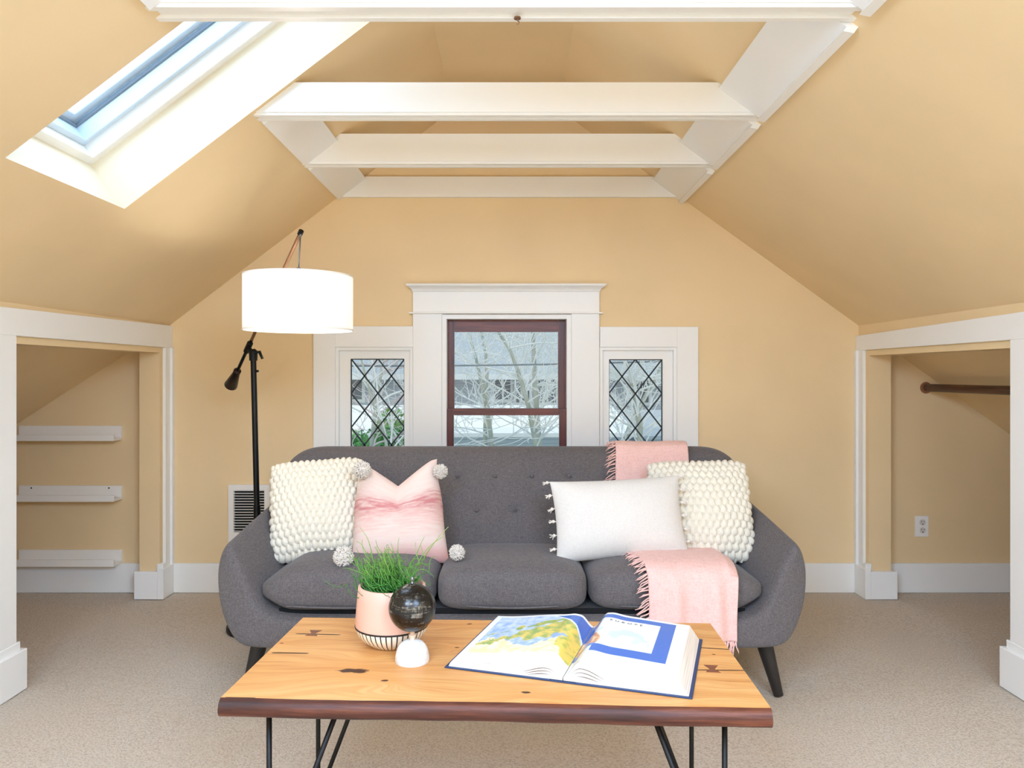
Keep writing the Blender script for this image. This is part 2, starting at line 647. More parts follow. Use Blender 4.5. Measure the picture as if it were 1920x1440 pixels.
# stops / jamb lining
bm = bmesh.new()
for xa, xb in ((x0 - .024, x0 + .001), (x1 - .001, x1 + .024)): add_box(bm, xa, xb, YB - .012, YB + .12, .6, zhi - .001)
for xa, xb in ((x0 - .010, x0 + .002), (x1 - .002, x1 + .010)): add_box(bm, xa, xb, YB + .004, YB + .12, .6, zhi - .0015)
add_box(bm, x0 - .024, x1 + .024, YB - .012, YB + .12, zhi - .001, wz(590))
finish('jamb_lining', bm, M_white, w)
box('sill', wx(765), wx(1133), YB - .05, YB + .12, .56, .60, M_white, w, .004)


def sash(root, X0, X1, Z0, Z1, sl, sr, st, sb, y0, y1, mh, mv):
    s_ = empty('sash', (0, 0, 0))
    s_.parent = root
    s_.location = (0, 0, 0)
    bm = bmesh.new()
    add_box(bm, X0 + sl, X1 - sr, y0, y1, Z1 - st, Z1)
    add_box(bm, X0 + sl, X1 - sr, y0, y1, Z0, Z0 + sb)
    bmesh.ops.bevel(bm, geom=bm.edges[:], offset=.003, segments=2, affect='EDGES')
    finish('rail', bm, mh, s_)
    bm = bmesh.new()
    add_box(bm, X0, X0 + sl, y0, y1, Z0, Z1)
    add_box(bm, X1 - sr, X1, y0, y1, Z0, Z1)
    bmesh.ops.bevel(bm, geom=bm.edges[:], offset=.003, segments=2, affect='EDGES')
    finish('stile', bm, mv, s_)
    return s_
su = sash(w, x0, x1, wz(775), zhi, wx(850) - x0, x1 - wx(1048), zhi - wz(621), .02, YB + .055, YB + .09, M_mahog_h, M_mahog_v)
box('pane', wx(848), wx(1050), YB + .070, YB + .074, wz(772), wz(619), M_glass, su)
sl_ = sash(w, wx(835), wx(1065), .60, wz(766), wx(850) - wx(835), wx(1065) - wx(1049), wz(766) - wz(779), .06, YB + .012, YB + .05, M_mahog_h, M_mahog_v)
box('pane', wx(848), wx(1051), YB + .030, YB + .034, .64, wz(777), M_glass, sl_)


# leaded side windows
def leaded(name, op, glass, casing_px, label):
    x0, x1, zlo, zhi = op
    w = window_root(name, (x0 + x1) / 2, label)
    g0, g1, gt = wx(glass[0]), wx(glass[1]), wz(glass[2])
    gb = .66
    bm = bmesh.new()
    for b in casing_px: add_box(bm, b[0], b[1], YB - .018, YB, b[2], b[3])
    bmesh.ops.bevel(bm, geom=bm.edges[:], offset=.0015, segments=1, affect='EDGES')
    finish('casing', bm, M_white, w)
    bm = bmesh.new()     # stop moulding
    e = .016
    add_box(bm, x0, x0 + e, YB - .008, YB + .1, zlo, zhi)
    add_box(bm, x1 - e, x1, YB - .008, YB + .1, zlo, zhi)
    add_box(bm, x0 + e, x1 - e, YB - .008, YB + .1, zhi - e, zhi)
    finish('stop_moulding', bm, M_white, w)
    bm = bmesh.new()
    add_box(bm, x0 + e, g0, YB + .012, YB + .05, zlo, zhi - e)
    add_box(bm, g1, x1 - e, YB + .012, YB + .05, zlo, zhi - e)
    add_box(bm, g0, g1, YB + .012, YB + .05, gt, zhi - e)
    add_box(bm, g0, g1, YB + .012, YB + .05, zlo, gb)
    finish('sash_frame', bm, M_white, w)
    yg = YB + .030
    hw, hh = (g1 - g0) / 4, 32.5 * K
    # lead cames: diagonal bars clipped to the opening
    def clip(x, z, dx, dz):
        t0, t1 = -1e9, 1e9
        for p, d, lo, hi in ((x, dx, g0, g1), (z, dz, gb, gt)):
            a, b = sorted(((lo - p) / d, (hi - p) / d))
            t0, t1 = max(t0, a), min(t1, b)
        return (t0, t1) if t1 - t0 > .01 else None
    for sgn in (1, -1):
        for k in range(-12, 13):
            bx, bz = g0 + 2 * hw * k, gt
            c = clip(bx, bz, hw, -sgn * hh)
            if not c: continue
            a = Vector((bx + c[0] * hw, yg, bz - sgn * c[0] * hh))
            b = Vector((bx + c[1] * hw, yg, bz - sgn * c[1] * hh))
            if (a - b).length < .02: continue
            d = (b - a).normalized()
            n = Vector((d.z, 0, -d.x)) * .0034
            prism('lead_came', [a + n + Vector((0, -.004, 0)), b + n + Vector((0, -.004, 0)), b - n + Vector((0, -.004, 0)), a - n + Vector((0, -.004, 0))], (0, .009, 0), M_lead, w)
    bm = bmesh.new()
    for b in ((g0, g1, gt - .005, gt), (g0, g1, gb, gb + .005), (g0, g0 + .004, gb, gt), (g1 - .004, g1, gb, gt)):
        add_box(bm, b[0], b[1], yg - .003, yg + .004, b[2], b[3])
    finish('lead_border', bm, M_lead, w)
    # diamond panes
    nr = int((gt - gb) / hh) + 2
    for r in range(nr + 1):
        for cidx in range(-1, 6):
            if (r + cidx) % 2: continue
            cx, cz = g0 + hw * cidx, gt - hh * r
            poly = [Vector((cx, yg, cz + hh)), Vector((cx + hw, yg, cz)), Vector((cx, yg, cz - hh)), Vector((cx - hw, yg, cz))]
            # Sutherland-Hodgman against the opening
            for ax, lim, sg in ((0, g0, 1), (0, g1, -1), (2, gb, 1), (2, gt, -1)):
                out = []
                for i in range(len(poly)):
                    p, q = poly[i], poly[(i + 1) % len(poly)]
                    ip, iq = (p[ax] - lim) * sg >= 0, (q[ax] - lim) * sg >= 0
                    if ip: out.append(p)
                    if ip != iq:
                        t = (lim - p[ax]) / (q[ax] - p[ax])
                        out.append(p.lerp(q, t))
                poly = out
                if len(poly) < 3: break
            cl = []
            for p in poly:
                if not cl or (p - cl[-1]).length > 1e-4: cl.append(p)
            if len(cl) > 2 and (cl[0] - cl[-1]).length < 1e-4: cl.pop()
            if len(cl) < 3: continue
            ar = abs(sum(cl[i].x * cl[(i + 1) % len(cl)].z - cl[(i + 1) % len(cl)].x * cl[i].z for i in range(len(cl)))) / 2
            if ar < 2e-5: continue
            prism('pane', cl, (0, .003, 0), M_glass, w)
    return w
leaded('window_2', OP[0], (656, 757.5, 672.5), [(wx(589), OP[0][0], .56, wz(612)), (OP[0][0], OP[0][1], wz(651), wz(612))],
       'narrow leaded window with diamond panes left of the mahogany window')
leaded('window_3', OP[2], (1142.5, 1243.5, 673.5), [(OP[2][1], wx(1308), .56, wz(613)), (OP[2][0], OP[2][1], wz(651), wz(613))],
       'narrow leaded window with diamond panes right of the mahogany window')

# skylight unit at the top of the shaft
w = tag(empty('window_4', (c00 + up)), 'white framed roof skylight in the left slope', None, None, 'structure')
LEN = (c10 - c00).length
def sk(a, y, h): return c00 + dL * a + Vector((0, y, 0)) + nL * h       # a up the slope, y along the room, h outward
WY = SKY1 - SKY0


def skbox(bm, a0, a1, y0, y1, h0, h1):
    vs = [bm.verts.new(sk(a, y, h)) for a in (a0, a1) for y in (y0, y1) for h in (h0, h1)]
    for f in ((0, 1, 3, 2), (4, 6, 7, 5), (0, 4, 5, 1), (2, 3, 7, 6), (0, 2, 6, 4), (1, 5, 7, 3)):
        bm.faces.new([vs[i] for i in f])
M_gasket = Mat('grey_gasket', srgb(120, 134, 146), .5).m
M_sash = Mat('sky_tinted_sash', srgb(206, 222, 234), .35).m  # pale blue of sky light coming through, painted onto the sash
M_alu = Mat('pale_flashing', srgb(222, 232, 240), .5).m
def skframe(name, e, e2, h0, h1, mat):
    bm = bmesh.new()
    skbox(bm, e, LEN - e, e, e2, h0, h1)
    skbox(bm, e, LEN - e, WY - e2, WY - e, h0, h1)
    skbox(bm, e, e2, e2, WY - e2, h0, h1)
    skbox(bm, LEN - e2, LEN - e, e2, WY - e2, h0, h1)
    bmesh.ops.bevel(bm, geom=bm.edges[:], offset=.002, segments=1, affect='EDGES')
    return finish(name, bm, mat, w)
skframe('frame', -.004, .030, SHD - .005, SHD + .10, M_white)
skframe('sash', .030, .052, SHD + .045, SHD + .12, M_sash)
skframe('gasket', .050, .060, SHD + .100, SHD + .112, M_gasket)
skframe('flashing', .0, .085, SHD + .12, SHD + .19, M_alu)
bm = bmesh.new(); skbox(bm, .05, LEN - .05, .05, WY - .05, SHD + .106, SHD + .112)
finish('pane', bm, M_glass, w)
bm = bmesh.new(); skbox(bm, .018, .032, .07, .15, SHD - .022, SHD - .004)
bmesh.ops.bevel(bm, geom=bm.edges[:], offset=.003, segments=2, affect='EDGES')
finish('latch', bm, M_nickel, w)
del tk
# ------------------------------------------------------------------ sofa
sofa = empty('sofa', (0, 3.02, 0), 'charcoal grey three seat sofa with curved arms and button back, under the windows', 'sofa')


def arm_h(D):
    pts = [(2.59, .548), (2.80, .566), (3.0, .597), (3.15, .622), (3.24, .648), (3.30, .695), (3.36, .73), (3.45, .735)]
    for (a, ha), (b, hb) in zip(pts, pts[1:]):
        if D <= b:
            t = max(0, (D - a) / (b - a))
            return ha + (hb - ha) * t
    return pts[-1][1]


def u_profile(D, inset=0.0):
    h = arm_h(D)
    k = ss(2.75, 3.45, D)
    s = 1 - .035 * k
    f = (h - .192) / (.548 - .192)
    def Z(z): return .192 + (z - .192) * f if z > .3 else z
    outer = [(-1.022, h - .004), (-1.041, h - .03), (-1.053, Z(.47)), (-1.053, Z(.41)), (-1.040, Z(.335)), (-1.012, .265), (-.972, .208), (-.925, .192), (-.78, .190), (-.5, .190), (-.2, .190)]
    inner = [(-1.004, h - .002), (-.985, h - .028), (-.958, Z(.475)), (-.930, Z(.425)), (-.903, Z(.372)), (-.880, .338), (-.85, .312), (-.80, .300), (-.72, .297), (-.5, .297), (-.2, .297)]
    out, inn = [], []
    for (ox, oz), (ix, iz) in zip(outer, inner):
        o, i = Vector((ox * s, oz)), Vector((ix * s, iz))
        c = (o + i) / 2
        if inset:
            d = (o - i)
            q = min(.46, inset / max(d.length, 1e-6))
            o, i = o - d * q, i + d * q
            if h - .06 < max(o.y, i.y):
                o.y -= inset * .8; i.y -= inset * .8
        out.append(o); inn.append(i)
    mir = lambda L: L + [Vector((-p.x, p.y)) for p in L[::-1]]
    return mir(out), mir(inn)


bm = bmesh.new()
st = [(2.588, .022), (2.596, .010), (2.612, .002), (2.64, 0), (2.72, 0), (2.85, 0), (3.0, 0), (3.12, 0), (3.2, 0), (3.26, 0), (3.31, 0), (3.37, 0), (3.43, .0), (3.45, .012)]
loops = []
for D, ins in st:
    # the arm fronts lean back slightly towards the top
    o, i = u_profile(D, ins)
    lean = lambda p: Vector((p.x, D + (.035 * ss(.2, .55, p.y) + .03 * ss(.9, 1.05, abs(p.x))) * (1 - ss(2.6, 2.95, D)), p.y))
    loops.append([bm.verts.new(lean(p)) for p in o + i[::-1]])
n = len(loops[0])
for a, b in zip(loops, loops[1:]):
    for k in range(n):
        l = (k + 1) % n
        bm.faces.new((a[k], a[l], b[l], b[k]))
h_ = n // 2
for L in (loops[0], loops[-1]):
    for k in range(h_ - 1):
        bm.faces.new((L[k], L[k + 1], L[n - 2 - k], L[n - 1 - k]))
fr = finish('frame', bm, M_sofa, sofa, True)
fr.modifiers.new('s', 'SUBSURF').levels = 2
fr.modifiers['s'].render_levels = 2
# near-black box painting the shade in the gap below the cushions
box('underseat_shade', -.83, .83, 2.66, 3.2, .296, .318, M_sofa_dark, sofa)


def sup(t, e):
    return math.copysign(abs(t) ** e, t)


def cushion(name, x0, x1, y0, y1, z0, z1, parent, ends=(0, 0)):
    bm = bmesh.new()
    nu, nv = 64, 30
    cx, cy, cz = (x0 + x1) / 2, (y0 + y1) / 2, (z0 + z1) / 2
    a, b, c = (x1 - x0) / 2, (y1 - y0) / 2, (z1 - z0) / 2
    rows = []
    for j in range(nv + 1):
        v = -PI / 2 + PI * j / nv
        row = []
        for i in range(nu):
            u = 2 * PI * i / nu
            cv, sv = sup(math.cos(v), .42), sup(math.sin(v), .52)
            x, y = sup(math.cos(u), .26) * cv, sup(math.sin(u), .26) * cv
            px = cx + a * x
            pz = cz + c * sv
            # crown in the middle, softer towards the outer ends
            cr = (1 - abs(x) ** 3) * (1 - abs(y) ** 4)
            if sv > 0: pz += .012 * cr - (0.018 * (cy + b * y - y0) / (y1 - y0))
            for sg, e in ((-1, ends[0]), (1, ends[1])):
                if e and x * sg > 0:
                    k = ss(.62, 1.0, abs(x))
                    pz = pz + (cz - .002 - pz) * k * e
            row.append((px, cy + b * y - .012 * cr * (1 if y < 0 else 0), pz))
        rows.append(row)
    bot = bm.verts.new(rows[0][0][:2] and (cx, cy, min(p[2] for p in rows[0])))
    topv = bm.verts.new((cx, cy, max(p[2] for p in rows[-1])))
    vr = [[bm.verts.new(p) for p in r] for r in rows[1:-1]]
    for i in range(nu):
        l = (i + 1) % nu
        bm.faces.new((bot, vr[0][l], vr[0][i]))
        bm.faces.new((topv, vr[-1][i], vr[-1][l]))
    for r1, r2 in zip(vr, vr[1:]):
        for i in range(nu):
            l = (i + 1) % nu
            bm.faces.new((r1[i], r1[l], r2[l], r2[i]))
    o = finish(name, bm, M_sofa, parent, True)
    return o


for x0, x1, e in ((-.905, -.272, (.55, 0)), (-.272, .274, (0, 0)), (.274, .905, (0, .55))):
    c = cushion('seat_cushion', x0 + .0015, x1 - .0015, 2.625, 3.17, .300, .462, sofa, e)
    # piping along the lower front seam
    pts = [(x0 + .11 + (x1 - x0 - .22) * i / 12, 2.628 - .008 * math.sin(PI * i / 12), .334 - .004 * math.sin(PI * i / 12)) for i in range(13)]
    bm = bmesh.new(); add_tube(bm, pts, .0032, 6)
    p = finish('piping', bm, M_sofa, c, True)

# backrest: rounded slab leaning back, tufted
BUT = [(-.238 + .1625 * k, .708) for k in range(-3, 7)] + [(-.312 + .1625 * k, .573) for k in range(-2, 7)]
BUT = [b for b in BUT if abs(b[0]) < .86]
XM = 1.006


def back_top(x):
    a = abs(x)
    if a < .80: return .826
    t = (a - .80) / (XM - .80)
    return .70 + .126 * max(0, 1 - t ** 3) ** .5


def front_d(z): return 3.10 + (z - .40) * .50


bm = bmesh.new()
NX, NF = 150, 60
cols = []
for i in range(NX + 1):
    x = -XM + 2 * XM * (.5 - .5 * math.cos(PI * i / NX)) if False else -XM + 2 * XM * i / NX
    zt = back_top(x)
    edge = ss(XM, XM - .07, abs(x))
    col = []
    for j in range(NF + 1):
        z = .30 + (zt - .045 - .30) * j / NF
        y = front_d(z) + .055 * (1 - edge) + .035 * ss(.8, XM, abs(x)) * -1
        y -= .016 * edge * math.sin(PI * min(1, max(0, (z - .40) / (zt - .40))))
        for bx, bz in BUT:
            d2 = ((x - bx) / .028) ** 2 + ((z - bz) / .028) ** 2
            if d2 < 9: y += .013 * math.exp(-d2)
            # soft pulls between the buttons
        col.append((x, y, z))
    yf = front_d(zt - .045) + .055 * (1 - edge) - .035 * ss(.8, XM, abs(x))
    yb = 3.452 - .06 * (1 - edge)
    yb = max(yb, yf + .03)
    m = (yf + yb) / 2
    hw = (yb - yf) / 2
    for k in range(1, 9):
        a = PI - PI * k / 8
        col.append((x, m + hw * math.cos(a), zt - .045 + .045 * math.sin(a)))
    for k in range(1, 5):
        z = zt - .045 + (.20 - zt + .045) * k / 4
        col.append((x, yb - .01 * k, z))
    cols.append([bm.verts.new(p) for p in col])
for a, b in zip(cols, cols[1:]):
    for k in range(len(a) - 1):
        bm.faces.new((a[k], a[k + 1], b[k + 1], b[k]))
    bm.faces.new((a[-1], a[0], b[0], b[-1]))
for e in (cols[0], cols[-1]): bm.faces.new(e)
finish('backrest', bm, M_sofa, sofa, True)
for bx, bz in BUT:
    bm = bmesh.new()
    bmesh.ops.create_uvsphere(bm, u_segments=12, v_segments=8, radius=.0095)
    yb = front_d(bz) - .016 * math.sin(PI * (bz - .4) / .426) + .006
    for v in bm.verts: v.co = Vector((v.co.x, v.co.y * .6, v.co.z)) + Vector((bx, yb, bz))
    finish('button', bm, M_sofa, sofa, True)
for sx_ in (-1, 1):
    for (y0, y1) in ((2.70, 2.675), (3.34, 3.40)):
        tube('leg', [(sx_ * .905, y0, .205), (sx_ * .955, y1, .0)], [.031, .017], M_legs, sofa, 16)

# ------------------------------------------------------------------ coffee table
TZ = .45
corners = [Pz(405, 1310, TZ), Pz(1441, 1325, TZ), Pz(1343, 1165, TZ), Pz(560, 1160, TZ)]
tcx = sum(c.x for c in corners) / 4; tcy = sum(c.y for c in corners) / 4
trz = R(-2.4)
table = empty('coffee_table', (tcx, tcy, 0), 'honey coloured live edge wood slab coffee table on black hairpin legs', 'coffee table', rz=trz)
TM = Matrix.Translation((tcx, tcy, 0)) @ Matrix.Rotation(trz, 4, 'Z')
TI = TM.inverted()
def tl(px, py, z=TZ): return TI @ Pz(px, py, z)
lc = [TI @ c for c in corners]
TLh = .588; TWh = .268      # half length, half depth

mt = Mat('honey_live_edge_wood', rough=.42, spec=.3)
sep = mt.n('ShaderNodeSeparateXYZ')
mt.l(mt.co(), sep.inputs[0])
X_, Y_ = sep.outputs[0], sep.outputs[1]
knots = [(tl(665, 1257), .055, 1), (tl(722, 1276), .022, 1), (tl(857, 1214), .016, 1), (tl(880, 1170), .03, .9), (tl(985, 1298), .03, 1),
         (tl(528, 1206), .014, 1), (tl(1338, 1227), .016, .7), (tl(1040, 1312), .02, .5), (tl(1315, 1166), .03, .9)]
wob = mt.math('MULTIPLY', mt.math('SUBTRACT', mt.noise(5, 2, .5, (.6, 1, 1)), .5), .10)
yy = mt.math('ADD', Y_, wob)
kn = None
big = None
for k, r, s in knots:
    dx = mt.math('MULTIPLY', mt.math('SUBTRACT', X_, k.x), .55)
    dy = mt.math('SUBTRACT', Y_, k.y)
    d2 = mt.math('ADD', mt.math('MULTIPLY', dx, dx), mt.math('MULTIPLY', dy, dy))
    g = mt.math('POWER', 2.718, mt.math('MULTIPLY', d2, -1 / (r * r * 2.2)))
    yy = mt.math('ADD', yy, mt.math('MULTIPLY', mt.math('MULTIPLY', g, dy), 1.6))
    g2 = mt.math('MULTIPLY', mt.math('POWER', 2.718, mt.math('MULTIPLY', d2, -1 / (r * r * (.15 if r > .05 else .06)))), s)
    kn = g2 if kn is None else mt.math('MAXIMUM', kn, g2)
    big = g if big is None else mt.math('MAXIMUM', big, g)
cmb = mt.n('ShaderNodeCombineXYZ')
mt.l(mt.math('MULTIPLY', X_, .9), cmb.inputs[0])
mt.l(mt.math('MULTIPLY', yy, 16), cmb.inputs[1])
g1 = mt.noise(1.5, 4, .6, vec=cmb.outputs[0])
cmb2 = mt.n('ShaderNodeCombineXYZ')
mt.l(mt.math('MULTIPLY', X_, 3.0), cmb2.inputs[0])
mt.l(mt.math('MULTIPLY', yy, 110), cmb2.inputs[1])
g2 = mt.noise(1.5, 3, .6, vec=cmb2.outputs[0])
base = mt.ramp(g1, [(.28, srgb(166, 100, 48)), (.42, srgb(198, 138, 78)), (.58, srgb(212, 158, 98)), (.75, srgb(224, 178, 124))])
base = mt.mix(.35, base, mt.ramp(g2, [(.3, srgb(178, 108, 50)), (.6, srgb(228, 174, 108))]))
base = mt.mix(mt.math('MULTIPLY', big, .35), base, srgb(208, 138, 66))
kmask = mt.ramp(mt.math('ADD', kn, mt.math('MULTIPLY', mt.math('SUBTRACT', mt.noise(38, 3, .6, (.6, 1, 1)), .5), 1.5)), [(.42, (0, 0, 0, 1)), (.62, (1, 1, 1, 1))])
base = mt.mix(kmask, base, srgb(66, 34, 20))
# drying cracks filled dark: (px0,py0,px1,py1,width)
crk = None
for a, b, wdt in (((553, 1188), (640, 1190), .0042), ((508, 1224), (580, 1225), .0045), ((1305, 1214), (1372, 1218), .0032), ((1300, 1256), (1405, 1257), .0034), ((420, 1308), (480, 1309), .0035)):
    pa, pb = tl(*a), tl(*b)
    xc, hl = (pa.x + pb.x) / 2, abs(pb.x - pa.x) / 2
    ax = mt.math('ABSOLUTE', mt.math('SUBTRACT', X_, xc))
    fx = mt.math('SUBTRACT', 1, mt.math('POWER', mt.math('DIVIDE', ax, hl), 6))
    ym = mt.math('ADD', (pa.y + pb.y) / 2, mt.math('MULTIPLY', mt.math('SUBTRACT', X_, xc), (pb.y - pa.y) / (pb.x - pa.x)))
    ym = mt.math('ADD', ym, mt.math('MULTIPLY', wob, .03))
    fy = mt.math('SUBTRACT', 1, mt.math('DIVIDE', mt.math('ABSOLUTE', mt.math('SUBTRACT', Y_, ym)), wdt))
    m_ = mt.math('MULTIPLY', mt.math('MAXIMUM', fx, 0), mt.math('MAXIMUM', fy, 0))
    crk = m_ if crk is None else mt.math('MAXIMUM', crk, m_)
cm = mt.ramp(crk, [(.06, (0, 0, 0, 1)), (.3, (1, 1, 1, 1))])
base = mt.mix(cm, base, srgb(58, 32, 20))
mt.col(base)
hh = mt.math('SUBTRACT', mt.math('MULTIPLY', g2, .15), mt.math('ADD', cm, kmask))
mt.bump(hh, .25, .004)
M_table = mt.m

me_ = Mat('dark_bark_edge', rough=.48, spec=.35)
f = me_.noise(9, 5, .65, (.35, 1, 7))
me_.col(me_.ramp(f, [(.28, srgb(34, 17, 12)), (.5, srgb(76, 37, 24)), (.66, srgb(108, 58, 36)), (.85, srgb(150, 90, 56))]))
me_.bump(f, .25, .006)
M_edge = me_.m


def wav(x, s): return .006 * noise.noise((x * 3, s, 0)) + .0025 * noise.noise((x * 11, s, 3))
THK = .039
NS = 60
bm = bmesh.new(); sl_f = bmesh.new(); sl_b = bmesh.new()
top_l, fr_l, bk_l = [], [], []
for i in range(NS + 1):
    x = -TLh + 2 * TLh * i / NS
    yf = -TWh + wav(x, 1.7); yb = TWh + wav(x, 5.1) - .004
    xa = x * (1 + 0)
    sk = .008     # slab tapers a little to the back
    xb = x * (TLh - sk) / TLh
    top_l.append([bm.verts.new(p) for p in ((xa, yf, TZ), (xb, yb, TZ), (xb, yb, TZ - THK), (xa, yf, TZ - THK))])
    prof_ = [(d_q * 1.0, z_q * .84) for d_q, z_q in [(0, 0), (-.006, -.003), (-.012, -.011), (-.0155, -.022), (-.0155, -.032), (-.012, -.041), (-.006, -.046), (0, -.047)]]
    fr_l.append([sl_f.verts.new((xa, yf + d - .001 + .002 * noise.noise((x * 9, z * 60, 0)) * (1 if d < 0 else 0), TZ + z)) for d, z in prof_])
    bk_l.append([sl_b.verts.new((xb, yb - d, TZ + z)) for d, z in prof_])
for L, b_ in ((top_l, bm), (fr_l, sl_f), (bk_l, sl_b)):
    for a, b in zip(L, L[1:]):
        for k in range(len(a)):
            l = (k + 1) % len(a)
            b_.faces.new((a[k], a[l], b[l], b[k]))
    b_.faces.new(L[0]); b_.faces.new(L[-1])
finish('tabletop', bm, M_table, table, local=True)
for b_, in ((sl_f,), (sl_b,)):
    finish('live_edge', b_, M_edge, table, True, local=True, autosm=55)['label'] = 'dark rounded bark edge'
for px, py, a in ((588, 1187, 0), (1335, 1254, R(-4))):
    c = tl(px, py)
    L_, Wd, wn_ = (.024, .017, .006)
    pts = [(-Wd, L_ * .9), (Wd, L_ * .9), (wn_, 0), (Wd, -L_ * .9), (-Wd, -L_ * .9), (-wn_, 0)]
    M = Matrix.Translation((c.x, c.y, TZ - .006)) @ Matrix.Rotation(a, 4, 'Z')
    bm = bmesh.new()
    add_prism(bm, [M @ Vector((p[0], p[1], 0)) for p in pts], (0, 0, .0066))
    finish('butterfly_key', bm, M_key, table, local=True)['label'] = 'small dark walnut butterfly inlay bridging a crack'
rod = .0062
for sx_ in (-1, 1):
    for sy in (-1, 1):
        lg = empty('hairpin_leg', (0, 0, 0)); lg.parent = table
        fx, fy = sx_ * .512, sy * .185
        zt = TZ - THK
        bm = bmesh.new()
        # one bent rod: up, round the foot, and up again on a slant; a second slanting rod completes the leg
        pts = [(fx, fy, zt)] + [(fx, fy, .03), (fx - sx_ * .004, fy, .010), (fx - sx_ * .010, fy, .006), (fx - sx_ * .016, fy, .012), (fx - sx_ * .02, fy, .03)] + [(fx - sx_ * .165, fy + sy * .0, zt)]
        add_tube(bm, pts, rod, 10)
        finish('rod', bm, M_black, lg, True, local=True)
        box('mounting_plate', min(fx, fx - sx_ * .175) - .012, max(fx, fx - sx_ * .175) + .012, fy - .02, fy + .02, zt - .004, zt, M_black, lg, local=True)

# ------------------------------------------------------------------ atlas
bc = Vector((.170, 1.872, TZ))
brz = R(-17.5)
book = empty('atlas', (bc.x, bc.y, TZ), 'large open atlas with a map spread and blue framed page, on the coffee table', 'book', rz=brz)
BWh, BHh = .284, .184
M_cover = Mat('navy_book_cover', srgb(28, 52, 92), .45).m
mp_ = Mat('paper_edges', rough=.85, spec=.1)
fz = mp_.noise(40, 3, .6, (.08, .08, 14))
mp_.col(mp_.ramp(fz, [(.3, srgb(196, 186, 176)), (.55, srgb(226, 218, 208)), (.8, srgb(240, 235, 228))]))
M_edges = mp_.m
mpp = Mat('printed_page', rough=.22, spec=.5)
at = mpp.n('ShaderNodeAttribute', attribute_name='print')
mpp.col(at.outputs['Color'])
M_page = mpp.m
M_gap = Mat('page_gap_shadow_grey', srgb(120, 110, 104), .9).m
bm = bmesh.new()
add_box(bm, -BWh - .004, -.03, -BHh - .004, BHh + .004, 0.0005, .0035)
add_box(bm, .03, BWh + .004, -BHh - .004, BHh + .004, 0.0005, .0035)
add_box(bm, -.03, .03, -BHh - .004, BHh + .004, 0.0005, .0025)
bmesh.ops.bevel(bm, geom=bm.edges[:], offset=.0008, segments=1, affect='EDGES')
finish('cover', bm, M_cover, book, local=True)


def hp(u):
    if u < 0:
        a = -u
        g = .010 + .026 * ss(0, .034, a)
        return min(g, 1) - .024 * ss(.05, BWh, a) + .004 * math.exp(-((a - .05) / .02) ** 2)
    g = .010 + .038 * ss(0, .040, u)
    return g - .010 * ss(.06, BWh, u) + .005 * math.exp(-((u - .055) / .025) ** 2)


UL, UR = -.276, .256      # printed surface limits (fore edge of the right block slants outward below)


def lerp3(a, b, t): return tuple(a[i] + (b[i] - a[i]) * t for i in range(3))
def S(r, g, b): return srgb(r, g, b)[:3]
WHT = S(232, 232, 230); BLU = S(52, 104, 190); SEA = S(150, 178, 222); SEA2 = S(206, 220, 238); GRN = S(150, 172, 84); YEL = S(232, 202, 96); SAND = S(244, 222, 164)


def fbm(x, y, z, o=4): return noise.fractal((x, y, z), .9, 2.1, o)


def print_left(s, t):
    if t < .19 or s < .06 or t > .965:
        c = WHT
        if t < .15 and .1 < s < .8 and fbm(s * 60, t * 120, 2) > .35: c = lerp3(WHT, S(180, 200, 180), .35)
        return c
    d = math.hypot((s - .36) / .66, (t - .40) / .60)
    if d > 1.0 and s > .3 and t > .4: return BLU if d > 1.03 else S(220, 232, 246)
    n1 = fbm(s * 5, t * 5, .3); n2 = fbm(s * 14, t * 14, 7)
    # long diagonal continent, sand-coloured southern coast, seas between
    north = .56 + .42 * (s - .35) + .10 * n1 + .03 * n2
    wdt = (.02 + .30 * max(0, s - .22)) * (1 + .35 * n1)
    south = .40 + .10 * n1 + .03 * n2 + .06 * math.sin(s * 9)
    pen = abs(t - (.74 + .5 * (s - .45)) - .03 * n2) < .055 * max(0, 1 - abs(s - .58) / .22) + .02 * n1
    isl = math.hypot((s - .36) / .05, (t - .72) / .06) + .5 * n2 < .9
    east = s + .08 * n1 > .80 + .3 * max(0, .5 - t)
    blk = math.hypot((s - .80) / .07, (t - .52) / .05) + .6 * n2 < .9
    if blk: return SEA
    if abs(t - north + .06) < wdt or pen or isl or east:
        g = max(0, min(1, .5 + 1.1 * n2 + 1.2 * (.62 - t) + .7 * (s - .6)))
        return lerp3(GRN, YEL, g)
    if t < south: return lerp3(SAND, S(250, 238, 206), max(0, min(1, .5 + n2)))
    return lerp3(SEA, SEA2, max(0, min(1, .45 + .9 * n2 + .8 * (t - .6))))


def print_right(s, t):
    # brown relief picture overlapping the gutter
    if s < .22 and math.hypot((s - .03) / .18, (t - .42) / .18) < 1:
        n = fbm(s * 22, t * 14, 3)
        return lerp3(S(196, 132, 92), S(232, 196, 150), .5 + n) if t > .34 + .1 * n else lerp3(BLU, SEA, .3 + n)
    if .115 < s < .72 and .33 < t < .885:
        m = math.hypot((s - .40) / .22, (t - .55) / .13)
        n = fbm(s * 10, t * 10, 5)
        if m + .8 * n < .9: return lerp3(WHT, lerp3(S(178, 200, 230), S(232, 206, 190), max(0, min(1, (.6 - t) * 5 + n))), .6)
        if .37 < t < .42 and .2 < s < .66 and fbm(s * 60, t * 130, 2) > .25: return lerp3(WHT, S(190, 206, 190), .5)
        return WHT
    if .20 < t < .965 and s < .87 and (s > .17 or t > .56): return BLU
    if .05 < t < .15 and .06 < s < .7 and fbm(s * 60, t * 120, 4) > .35: return lerp3(WHT, S(180, 200, 180), .35)
    if s < .17 and .2 < t < .56: return lerp3(WHT, SEA2, .5)
    return WHT


